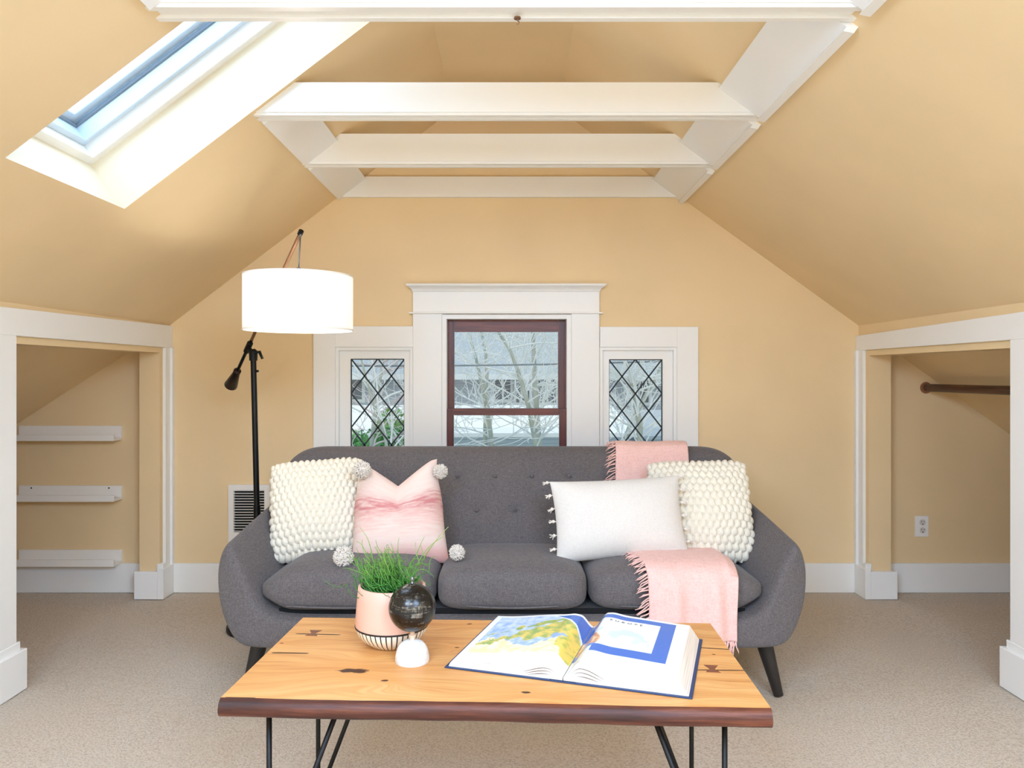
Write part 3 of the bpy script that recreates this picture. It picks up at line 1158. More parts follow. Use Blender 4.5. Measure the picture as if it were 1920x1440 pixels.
def page(name, u0, u1, fn, nu, nv):
    bm = bmesh.new()
    cl = bm.loops.layers.float_color.new('print')
    vs = [[bm.verts.new((u0 + (u1 - u0) * i / nu, -BHh + .003 + (2 * BHh - .006) * j / nv, hp(u0 + (u1 - u0) * i / nu))) for j in range(nv + 1)] for i in range(nu + 1)]
    lo, hi = min(u0, u1), max(u0, u1)
    for i in range(nu):
        for j in range(nv):
            f = bm.faces.new((vs[i][j], vs[i + 1][j], vs[i + 1][j + 1], vs[i][j + 1]))
            c = fn((i + .5) / nu, (j + .5) / nv) + (1,)
            for l in f.loops: l[cl] = c
    o = finish(name, bm, M_page, book, True, local=True)
    return o
page('left_page', UL, -.0012, print_left, 190, 190)['label'] = 'page printed with a coloured relief map'
page('right_page', .0012, UR, print_right, 190, 190)['label'] = 'page with a blue frame and the title EUROPE'
# page blocks under the printed surfaces
for sgn, u0, u1, bot in ((-1, UL, -.0012, -.280), (1, .0012, UR, .280)):
    bm = bmesh.new()
    N = 40
    A, B = [], []
    for i in range(N + 1):
        u = u0 + (u1 - u0) * i / N
        ub = u
        if sgn > 0: ub = u + (bot - u1) * ss(.10, u1, u)
        else: ub = u + (bot - u0) * ss(-.10, u0, u)
        A.append((u, ub, hp(u) - .0006))
    for yv in (-BHh + .003, BHh - .003):
        B.append(([bm.verts.new((u, yv, z)) for u, ub, z in A], [bm.verts.new((ub, yv, .0035)) for u, ub, z in A]))
    (t0, b0), (t1, b1) = B
    for i in range(N):
        bm.faces.new((b0[i], b0[i + 1], t0[i + 1], t0[i]))
        bm.faces.new((b1[i + 1], b1[i], t1[i], t1[i + 1]))
        bm.faces.new((t0[i], t0[i + 1], t1[i + 1], t1[i]))
        bm.faces.new((b0[i + 1], b0[i], b1[i], b1[i + 1]))
    for i in (0, N):
        bm.faces.new((b0[i], t0[i], t1[i], b1[i]))
    finish('page_block', bm, M_edges, book, local=True)
    # grey tubes painting the shade in sagging page gaps near the spine
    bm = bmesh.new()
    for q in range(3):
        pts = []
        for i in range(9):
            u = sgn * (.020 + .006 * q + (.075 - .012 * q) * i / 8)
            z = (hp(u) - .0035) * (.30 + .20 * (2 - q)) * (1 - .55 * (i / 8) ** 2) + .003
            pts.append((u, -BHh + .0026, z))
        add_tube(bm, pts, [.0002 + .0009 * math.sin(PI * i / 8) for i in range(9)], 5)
    finish('page_gap_shade', bm, M_gap, book, True, local=True)
# title
txt = bpy.data.curves.new('title', 'FONT')
txt.body = 'EUROPE'
txt.size = .0155
txt.space_character = 1.75
txt.align_x = 'CENTER'
to = bpy.data.objects.new('title_tmp', txt)
C.objects.link(to)
dg = bpy.context.evaluated_depsgraph_get()
tm = bpy.data.meshes.new_from_object(to.evaluated_get(dg))
bpy.data.objects.remove(to)
for v in tm.vertices:
    u = .098 + v.co.x; vv = .115 + v.co.y
    v.co = (u, vv, hp(u) + .0007)
tt = bpy.data.objects.new('title', tm)
tm.materials.append(M_hole)
tt.parent = book
C.objects.link(tt)

# ------------------------------------------------------------------ potted grass
pc = Pz(735, 1206, TZ)
pot = empty('potted_grass', pc, 'pink and black striped pot of curly green grass on the coffee table', 'plant')
mpk = Mat('pink_glazed_ceramic', srgb(232, 186, 166), .5)
mpk.col(mpk.ramp(mpk.noise(9, 3), [(.3, srgb(218, 168, 148)), (.7, srgb(228, 182, 163))]))
rim_r, wid_r, foot_r, ph = .0865, .0945, .052, .154
ms = Mat('striped_ceramic', rough=.45)
sp = ms.n('ShaderNodeSeparateXYZ')
ms.l(ms.co(), sp.inputs[0])
an = ms.math('ARCTAN2', sp.outputs[1], sp.outputs[0])
fr_ = ms.math('FRACT', ms.math('MULTIPLY', an, 42 / (2 * PI)))
da = ms.math('ABSOLUTE', ms.math('SUBTRACT', fr_, .5))
line = ms.math('LESS_THAN', da, .12)
ms.col(ms.mix(line, srgb(238, 226, 206), srgb(30, 27, 26)))
body = [(wid_r - .0008, .050), (wid_r * .995, .062), (wid_r * .975, .085), (wid_r * .945, .120), (rim_r, ph - .002), (rim_r - .002, ph), (rim_r - .006, ph), (rim_r - .008, ph - .003), (rim_r - .004, .11), (rim_r - .004, .10)]
lathe('pot', body, pc, mpk.m, pot, 56)
lathe('pot_base', [(0, .0005), (foot_r, .0005), (foot_r + .006, .003), (.078, .018), (.089, .033), (.0938, .046), (.0938, .050), (.05, .0505)], pc, ms.m, pot, 84, 60)['label'] = 'cream rounded base with black vertical stripes'
lathe('pot_band', [(wid_r - .0008, .0475), (wid_r + .0006, .0485), (wid_r + .0006, .0515), (wid_r - .0012, .0525)], pc, M_hole, pot, 56)['label'] = 'thin black line around the pot'
lathe('soil', [(0, .128), (.04, .129), (.082, .126)], pc, Mat('dark_soil', srgb(52, 40, 30), .95).m, pot, 32)
mg = Mat('curly_grass', rough=.5)
sg = mg.n('ShaderNodeSeparateXYZ'); mg.l(mg.co(), sg.inputs[0])
hz = mg.math('ADD', sg.outputs[2], mg.math('MULTIPLY', mg.noise(28, 2), .10))
mg.col(mg.ramp(mg.math('MULTIPLY', hz, 2.6), [(.38, srgb(30, 78, 24)), (.56, srgb(62, 124, 40)), (.76, srgb(112, 154, 62)), (.95, srgb(158, 168, 96))]))
rnd = random.Random(5)
bm = bmesh.new()
specials = [((.150, .01, .300), .03), ((.135, -.01, .285), .028), ((-.085, 0, .305), .02), ((-.10, .02, .26), .03), ((.085, .03, .27), .02), ((.02, .01, .27), .02), ((-.02, -.02, .255), .02), ((-.12, -.03, .20), .03), ((.11, -.04, .185), .04)]
for i in range(270):
    a = rnd.uniform(0, 2 * PI); r = .052 * math.sqrt(rnd.random())
    b0 = Vector((r * math.cos(a) - .006, r * math.sin(a), .125))
    special = False
    if i < len(specials):
        tip, sag = Vector(specials[i][0]), specials[i][1]
        b0 = Vector((tip.x * .25, tip.y, .125))
        special = True
    else:
        Lh = rnd.uniform(.03, .09) if rnd.random() < .75 else rnd.uniform(.08, .135)
        out = rnd.gauss(.012, .030)
        tip = b0 + Vector((math.cos(a) * out + rnd.gauss(0, .014) - .006, math.sin(a) * out + rnd.gauss(0, .012), Lh))
        sag = rnd.uniform(-.01, .015)
    ph_ = rnd.uniform(0, 6.28); fq = rnd.uniform(6, 15); am = rnd.uniform(.005, .015)
    if special: am, fq = .004, 6
    pts = []
    ns = 18
    for k in range(ns + 1):
        t = k / ns
        p = b0.lerp(tip, t)
        p.z += sag * math.sin(PI * t)
        w_ = am * min(1, 3 * t)
        p += Vector((w_ * math.sin(fq * t + ph_), w_ * math.cos(fq * t * 1.1 + ph_), .6 * w_ * math.sin(fq * 1.3 * t + ph_)))
        pts.append(p + pc)
    add_tube(bm, pts, [.0016 * (1 - .6 * (k / ns)) for k in range(ns + 1)], 5)
gr = finish('grass', bm, mg.m, pot, True)
gr['kind'] = 'stuff'

# ------------------------------------------------------------------ globe
gc = Pz(773, 1240, TZ)
globe = empty('desk_globe', gc, 'small black globe on a white plaster dome base on the coffee table', 'globe')
lathe('dome_base', [(0, .0003), (.0405, .0003), (.0415, .004), (.041, .014), (.0385, .026), (.034, .037), (.027, .0455), (.018, .0505), (.009, .0525), (0, .053)], gc, M_concrete, globe, 40, 60)
lathe('stem', [(.0065, .050), (.0065, .062), (.009, .063), (.009, .066), (.006, .067), (.006, .076)], gc, Mat('pale_wood_stem', srgb(214, 186, 164), .5).m, globe, 20)
mgl = Mat('black_globe_print', rough=.24, spec=.4)
u1 = mgl.noise(150, 4, .7, (.16, .16, 1.6))
u2 = mgl.noise(130, 3, .7, (1, 1, .15))
u3 = mgl.noise(24, 4, .6)
mm = mgl.math('MULTIPLY', mgl.math('ADD', u1, mgl.math('MULTIPLY', u2, .7)), mgl.math('ADD', u3, .35))
mgl.col(mgl.ramp(mm, [(.62, srgb(10, 10, 10)), (.80, srgb(34, 31, 28)), (1.0, srgb(132, 124, 110))]))
bm = bmesh.new()
bmesh.ops.create_uvsphere(bm, u_segments=56, v_segments=36, radius=.0575)
sc_ = gc + Vector((0, 0, .132))
for v in bm.verts: v.co += sc_
sp_ = finish('sphere', bm, mgl.m, globe, True)
lathe('finial', [(.0035, .188), (.0045, .191), (.0032, .193), (.0032, .197), (.0048, .1985), (.0048, .203), (.003, .206), (0, .2068)], gc, M_nickel, globe, 16)

# ------------------------------------------------------------------ floor lamp
lb = P(487, 1178, 3.38); lb.z = 0
lamp = empty('floor_lamp', lb, 'black counterweight floor lamp with a white drum shade, behind the sofa\'s left arm', 'lamp')
pt = P(475, 668, 3.41)
lathe('base', [(0, 0), (.140, 0), (.143, .006), (.143, .022), (.138, .030), (.03, .034), (.02, .05), (0, .05)], lb, M_black, lamp, 48)
bm = bmesh.new()
d_ = (pt - lb)
add_tube(bm, [lb + d_ * .02, lb + d_ * .45], .0155, 14)
add_tube(bm, [lb + d_ * .45, lb + d_ * .995], .0128, 14)
finish('pole', bm, M_black, lamp, True, autosm=50)
kn_ = lb + d_ * .945
tube('set_screw', [kn_ + Vector((.008, 0, 0)), kn_ + Vector((.022, -.004, 0))], .0055, M_black, lamp)
jt = P(465, 652, 3.42); tip = P(564, 435, 2.95); cw = P(440, 713, 3.42 + .47 * .28)
ad = (tip - jt).normalized()
cwp = jt - ad * .185
bm = bmesh.new()
add_tube(bm, [cwp, jt + ad * .06], .0075, 12)
finish('arm_lower', bm, M_black, lamp, True, autosm=50)
tube('arm', [jt + ad * .03, tip], .0072, M_brass, lamp)['label'] = 'slim tilted bronze arm'
tube('arm_tip', [tip - ad * .012, tip + ad * .006], .0105, M_black, lamp)
tube('joint', [jt - ad * .03, jt - ad * .028, jt + ad * .035, jt + ad * .037], [.008, .0135, .0135, .008], M_black, lamp, 14)
bm = bmesh.new()
add_tube(bm, [pt + Vector((0, 0, -.02)), pt + Vector((0, 0, .022)), pt + Vector((-.004, 0, .03))], [.018, .02, .012], 14)
add_tube(bm, [pt + Vector((0, -.002, .012)), jt], .0115, 10)
finish('swivel', bm, M_black, lamp, True, autosm=45)
tube('wing_knob', [pt + Vector((.012, -.01, .016)), pt + Vector((.032, -.012, .020)), pt + Vector((.046, -.012, -.012))], [.007, .0075, .006], M_black, lamp)
tube('counterweight', [cwp + ad * .012, cwp + ad * .008, cwp - ad * .02, cwp - ad * .11, cwp - ad * .118], [.012, .0175, .0175, .031, .024], M_bronze, lamp, 20)
sh_c = P(560, 568, 2.95)
sr = .2105; z0_, z1_ = H - (620 - VY) / F * 2.95, H - (517 - VY) / F * 2.95
shc = Vector((sh_c.x, sh_c.y, 0))
bm = bmesh.new()
add_tube(bm, [tip, tip + Vector((-.002, 0, -.02))], .005, 8)
add_tube(bm, [tip + Vector((-.002, 0, -.02)), Vector((sh_c.x, sh_c.y, z1_ + .03))], .0028, 8)
finish('hanging_rod', bm, M_nickel, lamp, True)
lathe('cap', [(0, z1_ + .032), (.008, z1_ + .032), (.010, z1_ + .022), (.024, z1_ + .018), (.024, z1_ + .006), (0, z1_ + .006)], shc, M_nickel, lamp, 24)
m = bpy.data.materials.new('linen_lamp_shade'); m.use_nodes = True
t_ = m.node_tree; t_.nodes.remove(t_.nodes['Principled BSDF'])
a_ = t_.nodes.new('ShaderNodeBsdfTranslucent'); a_.inputs[0].default_value = (.92, .90, .86, 1)
b_ = t_.nodes.new('ShaderNodeBsdfDiffuse'); b_.inputs[0].default_value = (.93, .92, .90, 1)
c_ = t_.nodes.new('ShaderNodeMixShader'); c_.inputs[0].default_value = .5
t_.links.new(a_.outputs[0], c_.inputs[1]); t_.links.new(b_.outputs[0], c_.inputs[2])
t_.links.new(c_.outputs[0], t_.nodes['Material Output'].inputs[0])
lathe('lamp_shade', [(sr, z0_), (sr, z1_), (sr - .0012, z1_), (sr - .0012, z0_), (sr, z0_)], shc, m, lamp, 72)
M_hem = Mat('shade_hem', srgb(236, 232, 224), .8).m
for z in (z0_, z1_ - .006):
    lathe('shade_hem', [(sr - .0016, z), (sr + .0008, z), (sr + .0008, z + .006), (sr - .0016, z + .006), (sr - .0016, z)], shc, M_hem, lamp, 72)
bm = bmesh.new()
for k in range(3):
    a = 2 * PI * k / 3 + .5
    add_tube(bm, [shc + Vector((0, 0, z1_ + .008)), shc + Vector((sr * .99 * math.cos(a), sr * .99 * math.sin(a), z1_ - .004))], .002, 6)
finish('spider', bm, M_nickel, lamp)
zb_ = (z0_ + z1_) / 2
lathe('socket', [(0, z1_ + .006), (.018, z1_ + .004), (.018, z1_ - .05), (0, z1_ - .05)], shc, M_nickel, lamp, 16)
mb = bpy.data.materials.new('lit_bulb'); mb.use_nodes = True
mb.node_tree.nodes['Principled BSDF'].inputs['Emission Color'].default_value = (1, .97, .93, 1)
mb.node_tree.nodes['Principled BSDF'].inputs['Emission Strength'].default_value = 105
lathe('bulb', [(0, z1_ - .115), (.018, z1_ - .111), (.029, z1_ - .096), (.030, z1_ - .084), (.022, z1_ - .064), (.014, z1_ - .05), (0, z1_ - .05)], shc, mb, lamp, 20, 80)

# ------------------------------------------------------------------ cushions
def pmatrix(c, tilt, roll, yaw):
    return Matrix.Translation(c) @ Matrix.Rotation(yaw, 4, 'Z') @ Matrix.Rotation(-tilt, 4, 'X') @ Matrix.Rotation(roll, 4, 'Y')


def pillow_pt(u, v, s, w, h, t, chop=0, rnd_=0, taper=0, pinch=.07):
    e = (max(0, 1 - abs(u) ** 2.4) * max(0, 1 - abs(v) ** 2.4)) ** .55
    x = u * w / 2 * (1 - pinch * (1 - v * v) * abs(u) ** 1)
    z = v * h / 2 * (1 - pinch * (1 - u * u) * abs(v) ** 1)
    if rnd_:
        x *= 1 - rnd_ * abs(v) ** 5
        z *= 1 - rnd_ * abs(u) ** 5
    if taper: x *= 1 - taper * ss(.0, 1, v)
    if chop:
        k = max(0, 1 - abs(u) / .86) ** 1.25 * ss(-.3, 1, v)
        z -= chop * k
        e *= 1 - .25 * k
    y = s * t / 2 * e
    return Vector((x, y, z))


def pillow(name, M, w, h, t, mat, parent, nu=40, nv=40, chop=0, pinch=.07, colfn=None, wr=.004, rnd_=0, taper=0):
    bm = bmesh.new()
    cl = bm.loops.layers.float_color.new('print') if colfn else None
    for s in (-1, 1):
        g = []
        for i in range(nu + 1):
            r = []
            for j in range(nv + 1):
                u = math.sin((-1 + 2 * i / nu) * PI / 2); v = math.sin((-1 + 2 * j / nv) * PI / 2)
                p = pillow_pt(u, v, s, w, h, t, chop, rnd_, taper, pinch=pinch)
                p.y += s * wr * noise.noise((p.x * 9, p.z * 9, s * 3)) * (1 - max(abs(u), abs(v)) ** 4)
                r.append((bm.verts.new(M @ p), u, v))
            g.append(r)
        for i in range(nu):
            for j in range(nv):
                f = bm.faces.new((g[i][j][0], g[i + 1][j][0], g[i + 1][j + 1][0], g[i][j + 1][0]))
                if cl:
                    for l, (a, b) in zip(f.loops, ((i, j), (i + 1, j), (i + 1, j + 1), (i, j + 1))):
                        l[cl] = colfn(g[a][b][1], g[a][b][2]) + (1,)
    bmesh.ops.remove_doubles(bm, verts=bm.verts, dist=1e-5)
    return finish(name, bm, mat, parent, True)


def knit_pillow(name, M, w, h, t, parent, S_=15, R_=14):
    """cover of chunky stitches: staggered loops standing out of the surface"""
    bm = bmesh.new()
    nu = nv = 190
    for s in (-1, 1):
        if s == 1: nu, nv = 60, 60
        g = []
        P0 = {}
        for i in range(nu + 1):
            r = []
            for j in range(nv + 1):
                u, v = -1 + 2 * i / nu, -1 + 2 * j / nv
                p = pillow_pt(u, v, s, w, h, t, rnd_=.085, pinch=.05)
                # local normal by differences
                e = .01
                a = pillow_pt(min(1, u + e), v, s, w, h, t, rnd_=.085, pinch=.05) - pillow_pt(max(-1, u - e), v, s, w, h, t, rnd_=.085, pinch=.05)
                b = pillow_pt(u, min(1, v + e), s, w, h, t, rnd_=.085, pinch=.05) - pillow_pt(u, max(-1, v - e), s, w, h, t, rnd_=.085, pinch=.05)
                n_ = a.cross(b)
                n_ = n_.normalized() if n_.length > 1e-9 else Vector((0, s, 0))
                if n_.y * s < 0: n_ = -n_
                edge = max(abs(u), abs(v))
                out = Vector((p.x, 0, p.z)).normalized()
                n_ = (n_ * (1 - ss(.9, 1, edge)) + out * ss(.9, 1, edge)).normalized()
                U, V = (u * .5 + .5) * S_ + .10 * math.sin(v * 9), (v * .5 + .5) * R_ + .10 * math.sin(u * 7)
                best = 9
                for dr in (-1, 0, 1):
                    rr = math.floor(V) + dr
                    off = .5 * (rr % 2)
                    cu = math.floor(U - off) + .5 + off
                    for k in (-1, 0, 1):
                        du = (U - cu - k) / .53; dv = (V - rr - .5) / .66
                        dv += .22 * abs(du) - .06
                        best = min(best, du * du + dv * dv)
                hgt = .017 * math.sqrt(max(0, 1 - best)) 
                r.append(bm.verts.new(M @ (p + n_ * (hgt - .007))))
            g.append(r)
        for i in range(nu):
            for j in range(nv):
                bm.faces.new((g[i][j], g[i + 1][j], g[i + 1][j + 1], g[i][j + 1]))
    bmesh.ops.remove_doubles(bm, verts=bm.verts, dist=1e-5)
    return finish(name, bm, M_knit, parent, True)


def pompom(parent, c, r, seed, mat=None, n=420, name='pompom'):
    rn = random.Random(seed)
    bm = bmesh.new()
    bmesh.ops.create_icosphere(bm, subdivisions=2, radius=r * .72)
    for v in bm.verts: v.co += c
    for i in range(n):
        d = Vector((rn.gauss(0, 1), rn.gauss(0, 1), rn.gauss(0, 1))).normalized()
        q = (d + Vector((rn.gauss(0, .22), rn.gauss(0, .22), rn.gauss(0, .22)))).normalized()
        add_tube(bm, [c + d * r * .6, c + (d * .5 + q * .5) * r * .85, c + q * r * rn.uniform(.9, 1.06)], [r * .05, r * .06, r * .045], 4)
    return finish(name, bm, mat or M_pom, parent, True)


p1 = P(597, 954, 3.03)
k1 = empty('knit_pillow', p1, 'chunky cream knit pillow at the sofa\'s left arm, behind the pink ombre pillow', 'pillow', 'chunky knit pillows on the sofa')
knit_pillow('cover', pmatrix(p1, R(26), R(-4), R(8)), .385, .425, .17, k1)
p2 = P(1312, 957, 3.03)
k2 = empty('knit_pillow', p2, 'chunky cream knit pillow at the sofa\'s right arm, behind the plain oblong pillow', 'pillow', 'chunky knit pillows on the sofa')
knit_pillow('cover', pmatrix(p2, R(26), R(-2), R(-8)), .415, .43, .17, k2)

p3 = P(748, 962, 2.965)
om = empty('ombre_pillow', p3, 'pink and ivory ombre pillow with pompom corners, left of the tufted back', 'pillow')
PK1, PK2, IV = S(196, 128, 128), S(226, 184, 176), S(226, 208, 198)


def ombre(u, v):
    n = noise.fractal((u * 2.2, v * 34, 1), .8, 2, 4); n2 = noise.noise((u * 1.4, v * 9, 4))
    vv = v + .05 * n2
    def bump_(c, w_): return math.exp(-((vv - c) / w_) ** 2)
    a = bump_(.16, .21) * (.80 + .9 * n); b = bump_(-.14, .26) * (.45 + .6 * n); d = ss(-.55, -.95, vv) * .9
    e = ss(.80, .98, vv) * .2
    c = lerp3(IV, PK2, max(0, min(1, .25 * (.5 + n) + e + b + d)))
    return lerp3(c, PK1, max(0, min(1, a * .95 + d * .35)))
mo = Mat('ombre_woven_cotton', rough=.9, spec=.1)
ao = mo.n('ShaderNodeAttribute', attribute_name='print'); mo.col(ao.outputs['Color'])
mo.bump(mo.noise(120, 3, .6, (.2, .2, 3)), .35, .003)
M3 = pmatrix(p3, R(22), R(-3), R(4))
pillow('cover', M3,   .385, .425, .17, mo.m, om, 90, 110, chop=.085, pinch=.09, colfn=ombre, taper=.17)
for k_, (c_, r_) in enumerate(((P(679, 882, 2.955), .036), (P(826, 884, 2.99), .030), (P(644, 1044, 2.70), .037), (P(857, 1036, 2.76), .030))):
    pompom(om, c_, r_, k_ + 1)

p4 = P(1160, 972, 2.90)
lu = empty('lumbar_pillow', p4, 'plain ivory oblong pillow with knotted tassel edges, right half of the sofa', 'pillow')
M4 = pmatrix(p4, R(20), R(-2.5), R(3))
pillow('cover', M4, .515, .315, .16, M_lumbar, lu, 70, 60, pinch=.05)
rn = random.Random(3)
for sx_ in (-1, 1):
    for k in range(7):
        v = -.98 + 1.96 * k / 6
        q = pillow_pt(sx_ * 1.0, v, -1, .515, .315, .16, pinch=.05)
        bm = bmesh.new()
        q0 = M4 @ q
        dirv = (M4.to_3x3() @ Vector((sx_, -.2, rn.uniform(-.3, .1)))).normalized()
        add_tube(bm, [q0, q0 + dirv * .008], .0022, 6)
        bmesh.ops.create_icosphere(bm, subdivisions=2, radius=.0065, matrix=Matrix.Translation(q0 + dirv * .011))
        for q_ in range(7):
            e = (dirv + Vector((rn.gauss(0, .35), rn.gauss(0, .35), rn.gauss(-.25, .35)))).normalized()
            add_tube(bm, [q0 + dirv * .013, q0 + dirv * .014 + e * .016], [.0022, .0012], 4)
        finish('tassel', bm, M_pom, lu, True)

# ------------------------------------------------------------------ throw blanket
thr = empty('throw_blanket', (.62, 3.0, .46), 'pink fringed throw draped over the sofa back and seat at the right', 'blanket')
path = [(3.468, .60), (3.466, .74), (3.455, .812), (3.415, .838), (3.36, .846), (3.315, .838), (3.285, .805), (3.20, .62), (3.125, .490), (3.06, .462), (2.92, .472), (2.76, .482), (2.665, .476), (2.615, .445), (2.594, .39), (2.584, .32), (2.578, .26), (2.576, .225)]
acc = [0]
for a, b in zip(path, path[1:]): acc.append(acc[-1] + math.hypot(b[0] - a[0], b[1] - a[1]))
def pathpt(s):
    s *= acc[-1]
    for k in range(len(path) - 1):
        if s <= acc[k + 1] + 1e-9:
            t = (s - acc[k]) / (acc[k + 1] - acc[k])
            # catmull-rom
            p0, p1_, p2_, p3_ = path[max(0, k - 1)], path[k], path[k + 1], path[min(len(path) - 1, k + 2)]
            f = lambda i: .5 * (2 * p1_[i] + (p2_[i] - p0[i]) * t + (2 * p0[i] - 5 * p1_[i] + 4 * p2_[i] - p3_[i]) * t * t + (3 * p1_[i] - p0[i] - 3 * p2_[i] + p3_[i]) * t ** 3)
            return f(0), f(1)
    return path[-1]
def xl_(s): return .448 + .012 * math.sin(s * 9) + .018 * ss(.55, 1, s)
def xr_(s): return .772 + .010 * math.sin(s * 7 + 1) + (.045 * ss(.35, .62, s) - .05 * ss(.66, .98, s))
def bl_pt(a, s):
    y, z = pathpt(s)
    x = xl_(s) + (xr_(s) - xl_(s)) * a
    n = noise.noise((x * 9, s * 5, 2)) + .6 * noise.noise((x * 26, s * 9, 7))
    hang = ss(.80, .98, s)
    y += -.004 * n - hang * (.010 * math.sin(x * 46 + 1) + .006 * math.sin(x * 90)) - .004
    z += .0035 * n * (1 - hang) + .002
    if a > .9 and .62 < s < .85: z -= .02 * (a - .9) / .1
    return Vector((x, y, z))
NA, NSB = 60, 170
bm = bmesh.new()
g = [[bm.verts.new(bl_pt(i / NA, j / NSB)) for j in range(NSB + 1)] for i in range(NA + 1)]
for i in range(NA):
    for j in range(NSB):
        bm.faces.new((g[i][j], g[i + 1][j], g[i + 1][j + 1], g[i][j + 1]))
bk = finish('cloth', bm, M_blanket, thr, True)
sd = bk.modifiers.new('s', 'SOLIDIFY'); sd.thickness = .004; sd.offset = 0
rn = random.Random(9)
bm = bmesh.new()
def strand(p, d, L, fall):
    pts = []
    k1_, k2_ = rn.uniform(-1, 1), rn.uniform(-1, 1)
    for k in range(6):
        t = k / 5
        q = p + d * L * t + Vector((0, -.004 * math.sin(PI * t), -fall * L * t * t)) + Vector((k1_ * .006 * math.sin(5 * t + k2_), k2_ * .004 * math.sin(4 * t), k1_ * .004 * math.sin(6 * t)))
        pts.append(q)
    add_tube(bm, pts, [.0020, .0026, .0022, .0022, .0020, .0012], 5)
for i in range(150):
    s = .10 + .86 * i / 149 + rn.uniform(-.003, .003)
    p = bl_pt(.01, min(1, s))
    strand(p, Vector((-1, rn.uniform(-.25, .0), rn.uniform(-.35, .1))).normalized(), rn.uniform(.03, .05), .35)
for i in range(80):
    p = bl_pt(.01 + .98 * i / 79, 1)
    strand(p, Vector((rn.uniform(-.25, .25), rn.uniform(-.15, .1), -1)).normalized(), rn.uniform(.035, .055), .0)
fo = finish('fringe', bm, M_fringe, thr, True)
fo['kind'] = 'stuff'

# ------------------------------------------------------------------ wall heater grille
vx0, vx1, vz1 = wx(431), wx(508), wz(908)
vz0 = vz1 - .30
vent = empty('wall_heater', ((vx0 + vx1) / 2, YB, vz0), 'white framed wall heater grille with louvres over painted shade behind the lamp pole', 'heater')
bm = bmesh.new()
fw = .028
for b in ((vx0, vx1, vz1 - fw, vz1), (vx0, vx1, vz0, vz0 + .05), (vx0, vx0 + fw, vz0 + .05, vz1 - fw), (vx1 - fw, vx1, vz0 + .05, vz1 - fw)):
    add_box(bm, b[0], b[1], YB - .022, YB - .0005, b[2], b[3])
finish('frame', bm, M_cream_metal, vent)
box('grille_back_shade', vx0 + fw, vx1 - fw, YB - .004, YB - .001, vz0 + .05, vz1 - fw, M_dark, vent)  # dark sheet painting the shade behind the louvres
zz = vz0 + .055
while zz < vz1 - fw - .004:
    M = Matrix.Translation((0, YB - .013, zz)) @ Matrix.Rotation(R(-14), 4, 'X')
    box('louvre', vx0 + fw, vx1 - fw, -.005, .005, -.0016, .0016, Mat_louvre if 'Mat_louvre' in globals() else M_cream_metal, vent, M=M)
    zz += .0142

# ------------------------------------------------------------------ picture ledges
def ledge(py_top, lip_t, lip_b, label):
    Dl = 3.86
    x0, x1 = wx(38), wx(230)
    zt = wz(py_top)
    zl0, zl1 = H - (lip_b - VY) / F * Dl, H - (lip_t - VY) / F * Dl
    o = empty('picture_ledge', ((x0 + x1) / 2, YB, zl0), label, 'shelf', 'picture ledges in the left closet')
    box('back_plate', x0, x1, YB - .014, YB - .0005, zl0, zt, M_shelf, o, .0015)
    box('shelf_board', x0, x1, Dl + .012, YB - .014, zl0, zl0 + .014, M_shelf, o, .0015)
    box('front_lip', x0, x1, Dl, Dl + .012, zl0, zl1, M_shelf, o, .0015)
    for px in (62, 207):
        c = Vector((wx(px), YB - .0145, zt - .012))
        bm = bmesh.new()
        add_tube(bm, [c, c + Vector((0, -.0015, 0))], .004, 10)
        finish('screw', bm, M_hole if py_top == 910 else M_shelf, o)
    return o
ledge(798, 816, 827, 'white picture ledge in the left closet, topmost of three')
ledge(910, 929, 941, 'white picture ledge with dark screw heads, middle of three')
ledge(1030, 1050, 1063, 'white picture ledge just above the closet baseboard, lowest of three')

# ------------------------------------------------------------------ closet rod, outlet, hook
rx, rz_ = wx(1736), wz(727)
rodo = empty('closet_rod', (rx, YB, rz_), 'dark wooden clothes rod in the right closet', 'rod')
tube('pole', [(rx, YB - .012, rz_), (rx, 1.41, rz_)], .0205, M_rod, rodo, 20)
for (ya, yb2) in ((YB - .014, YB - .0005), (1.4005, 1.414)):
    tube('rod_socket', [(rx, ya, rz_), (rx, yb2, rz_)], [.026, .031], wood('rod_socket_wood', srgb(120, 74, 48), srgb(160, 106, 72)), rodo, 24)

ox0, ox1, oz0, oz1 = wx(1715), wx(1740), wz(1006), wz(967)
outl = empty('wall_outlet', ((ox0 + ox1) / 2, YB, (oz0 + oz1) / 2), 'white double electrical outlet low on the right closet wall', 'outlet')
box('cover_plate', ox0, ox1, YB - .006, YB - .0005, oz0, oz1, M_plastic, outl, .002)
oc = (ox0 + ox1) / 2
for dz in (-.021, .021):
    c = Vector((oc + .003, YB - .0062, (oz0 + oz1) / 2 + dz))
    bm = bmesh.new()
    add_tube(bm, [c, c + Vector((0, -.0025, 0))], .0165, 20)
    rc = finish('receptacle', bm, Mat('outlet_face', srgb(214, 208, 200), .5).m, outl)
    for dx, a, b in ((-.0065, .0022, .009), (.0065, .0022, .0075)):
        box('slot', c.x + dx - a / 2, c.x + dx + a / 2, c.y - .0031, c.y - .002, c.z + .001, c.z + .001 + b, M_hole, rc)
    bm = bmesh.new()
    add_tube(bm, [c + Vector((0, -.002, -.008)), c + Vector((0, -.0031, -.008))], .0032, 10)
    finish('ground_hole', bm, M_hole, rc)
hk = Vector(((970 - VX) / F * 1.945, 1.945, ZC - .004))
hook = empty('ceiling_hook', hk, 'tiny brass hook under the nearest ceiling beam', 'hook')
tube('screw_plate', [hk, hk + Vector((0, 0, -.004))], .009, M_brass, hook, 16)
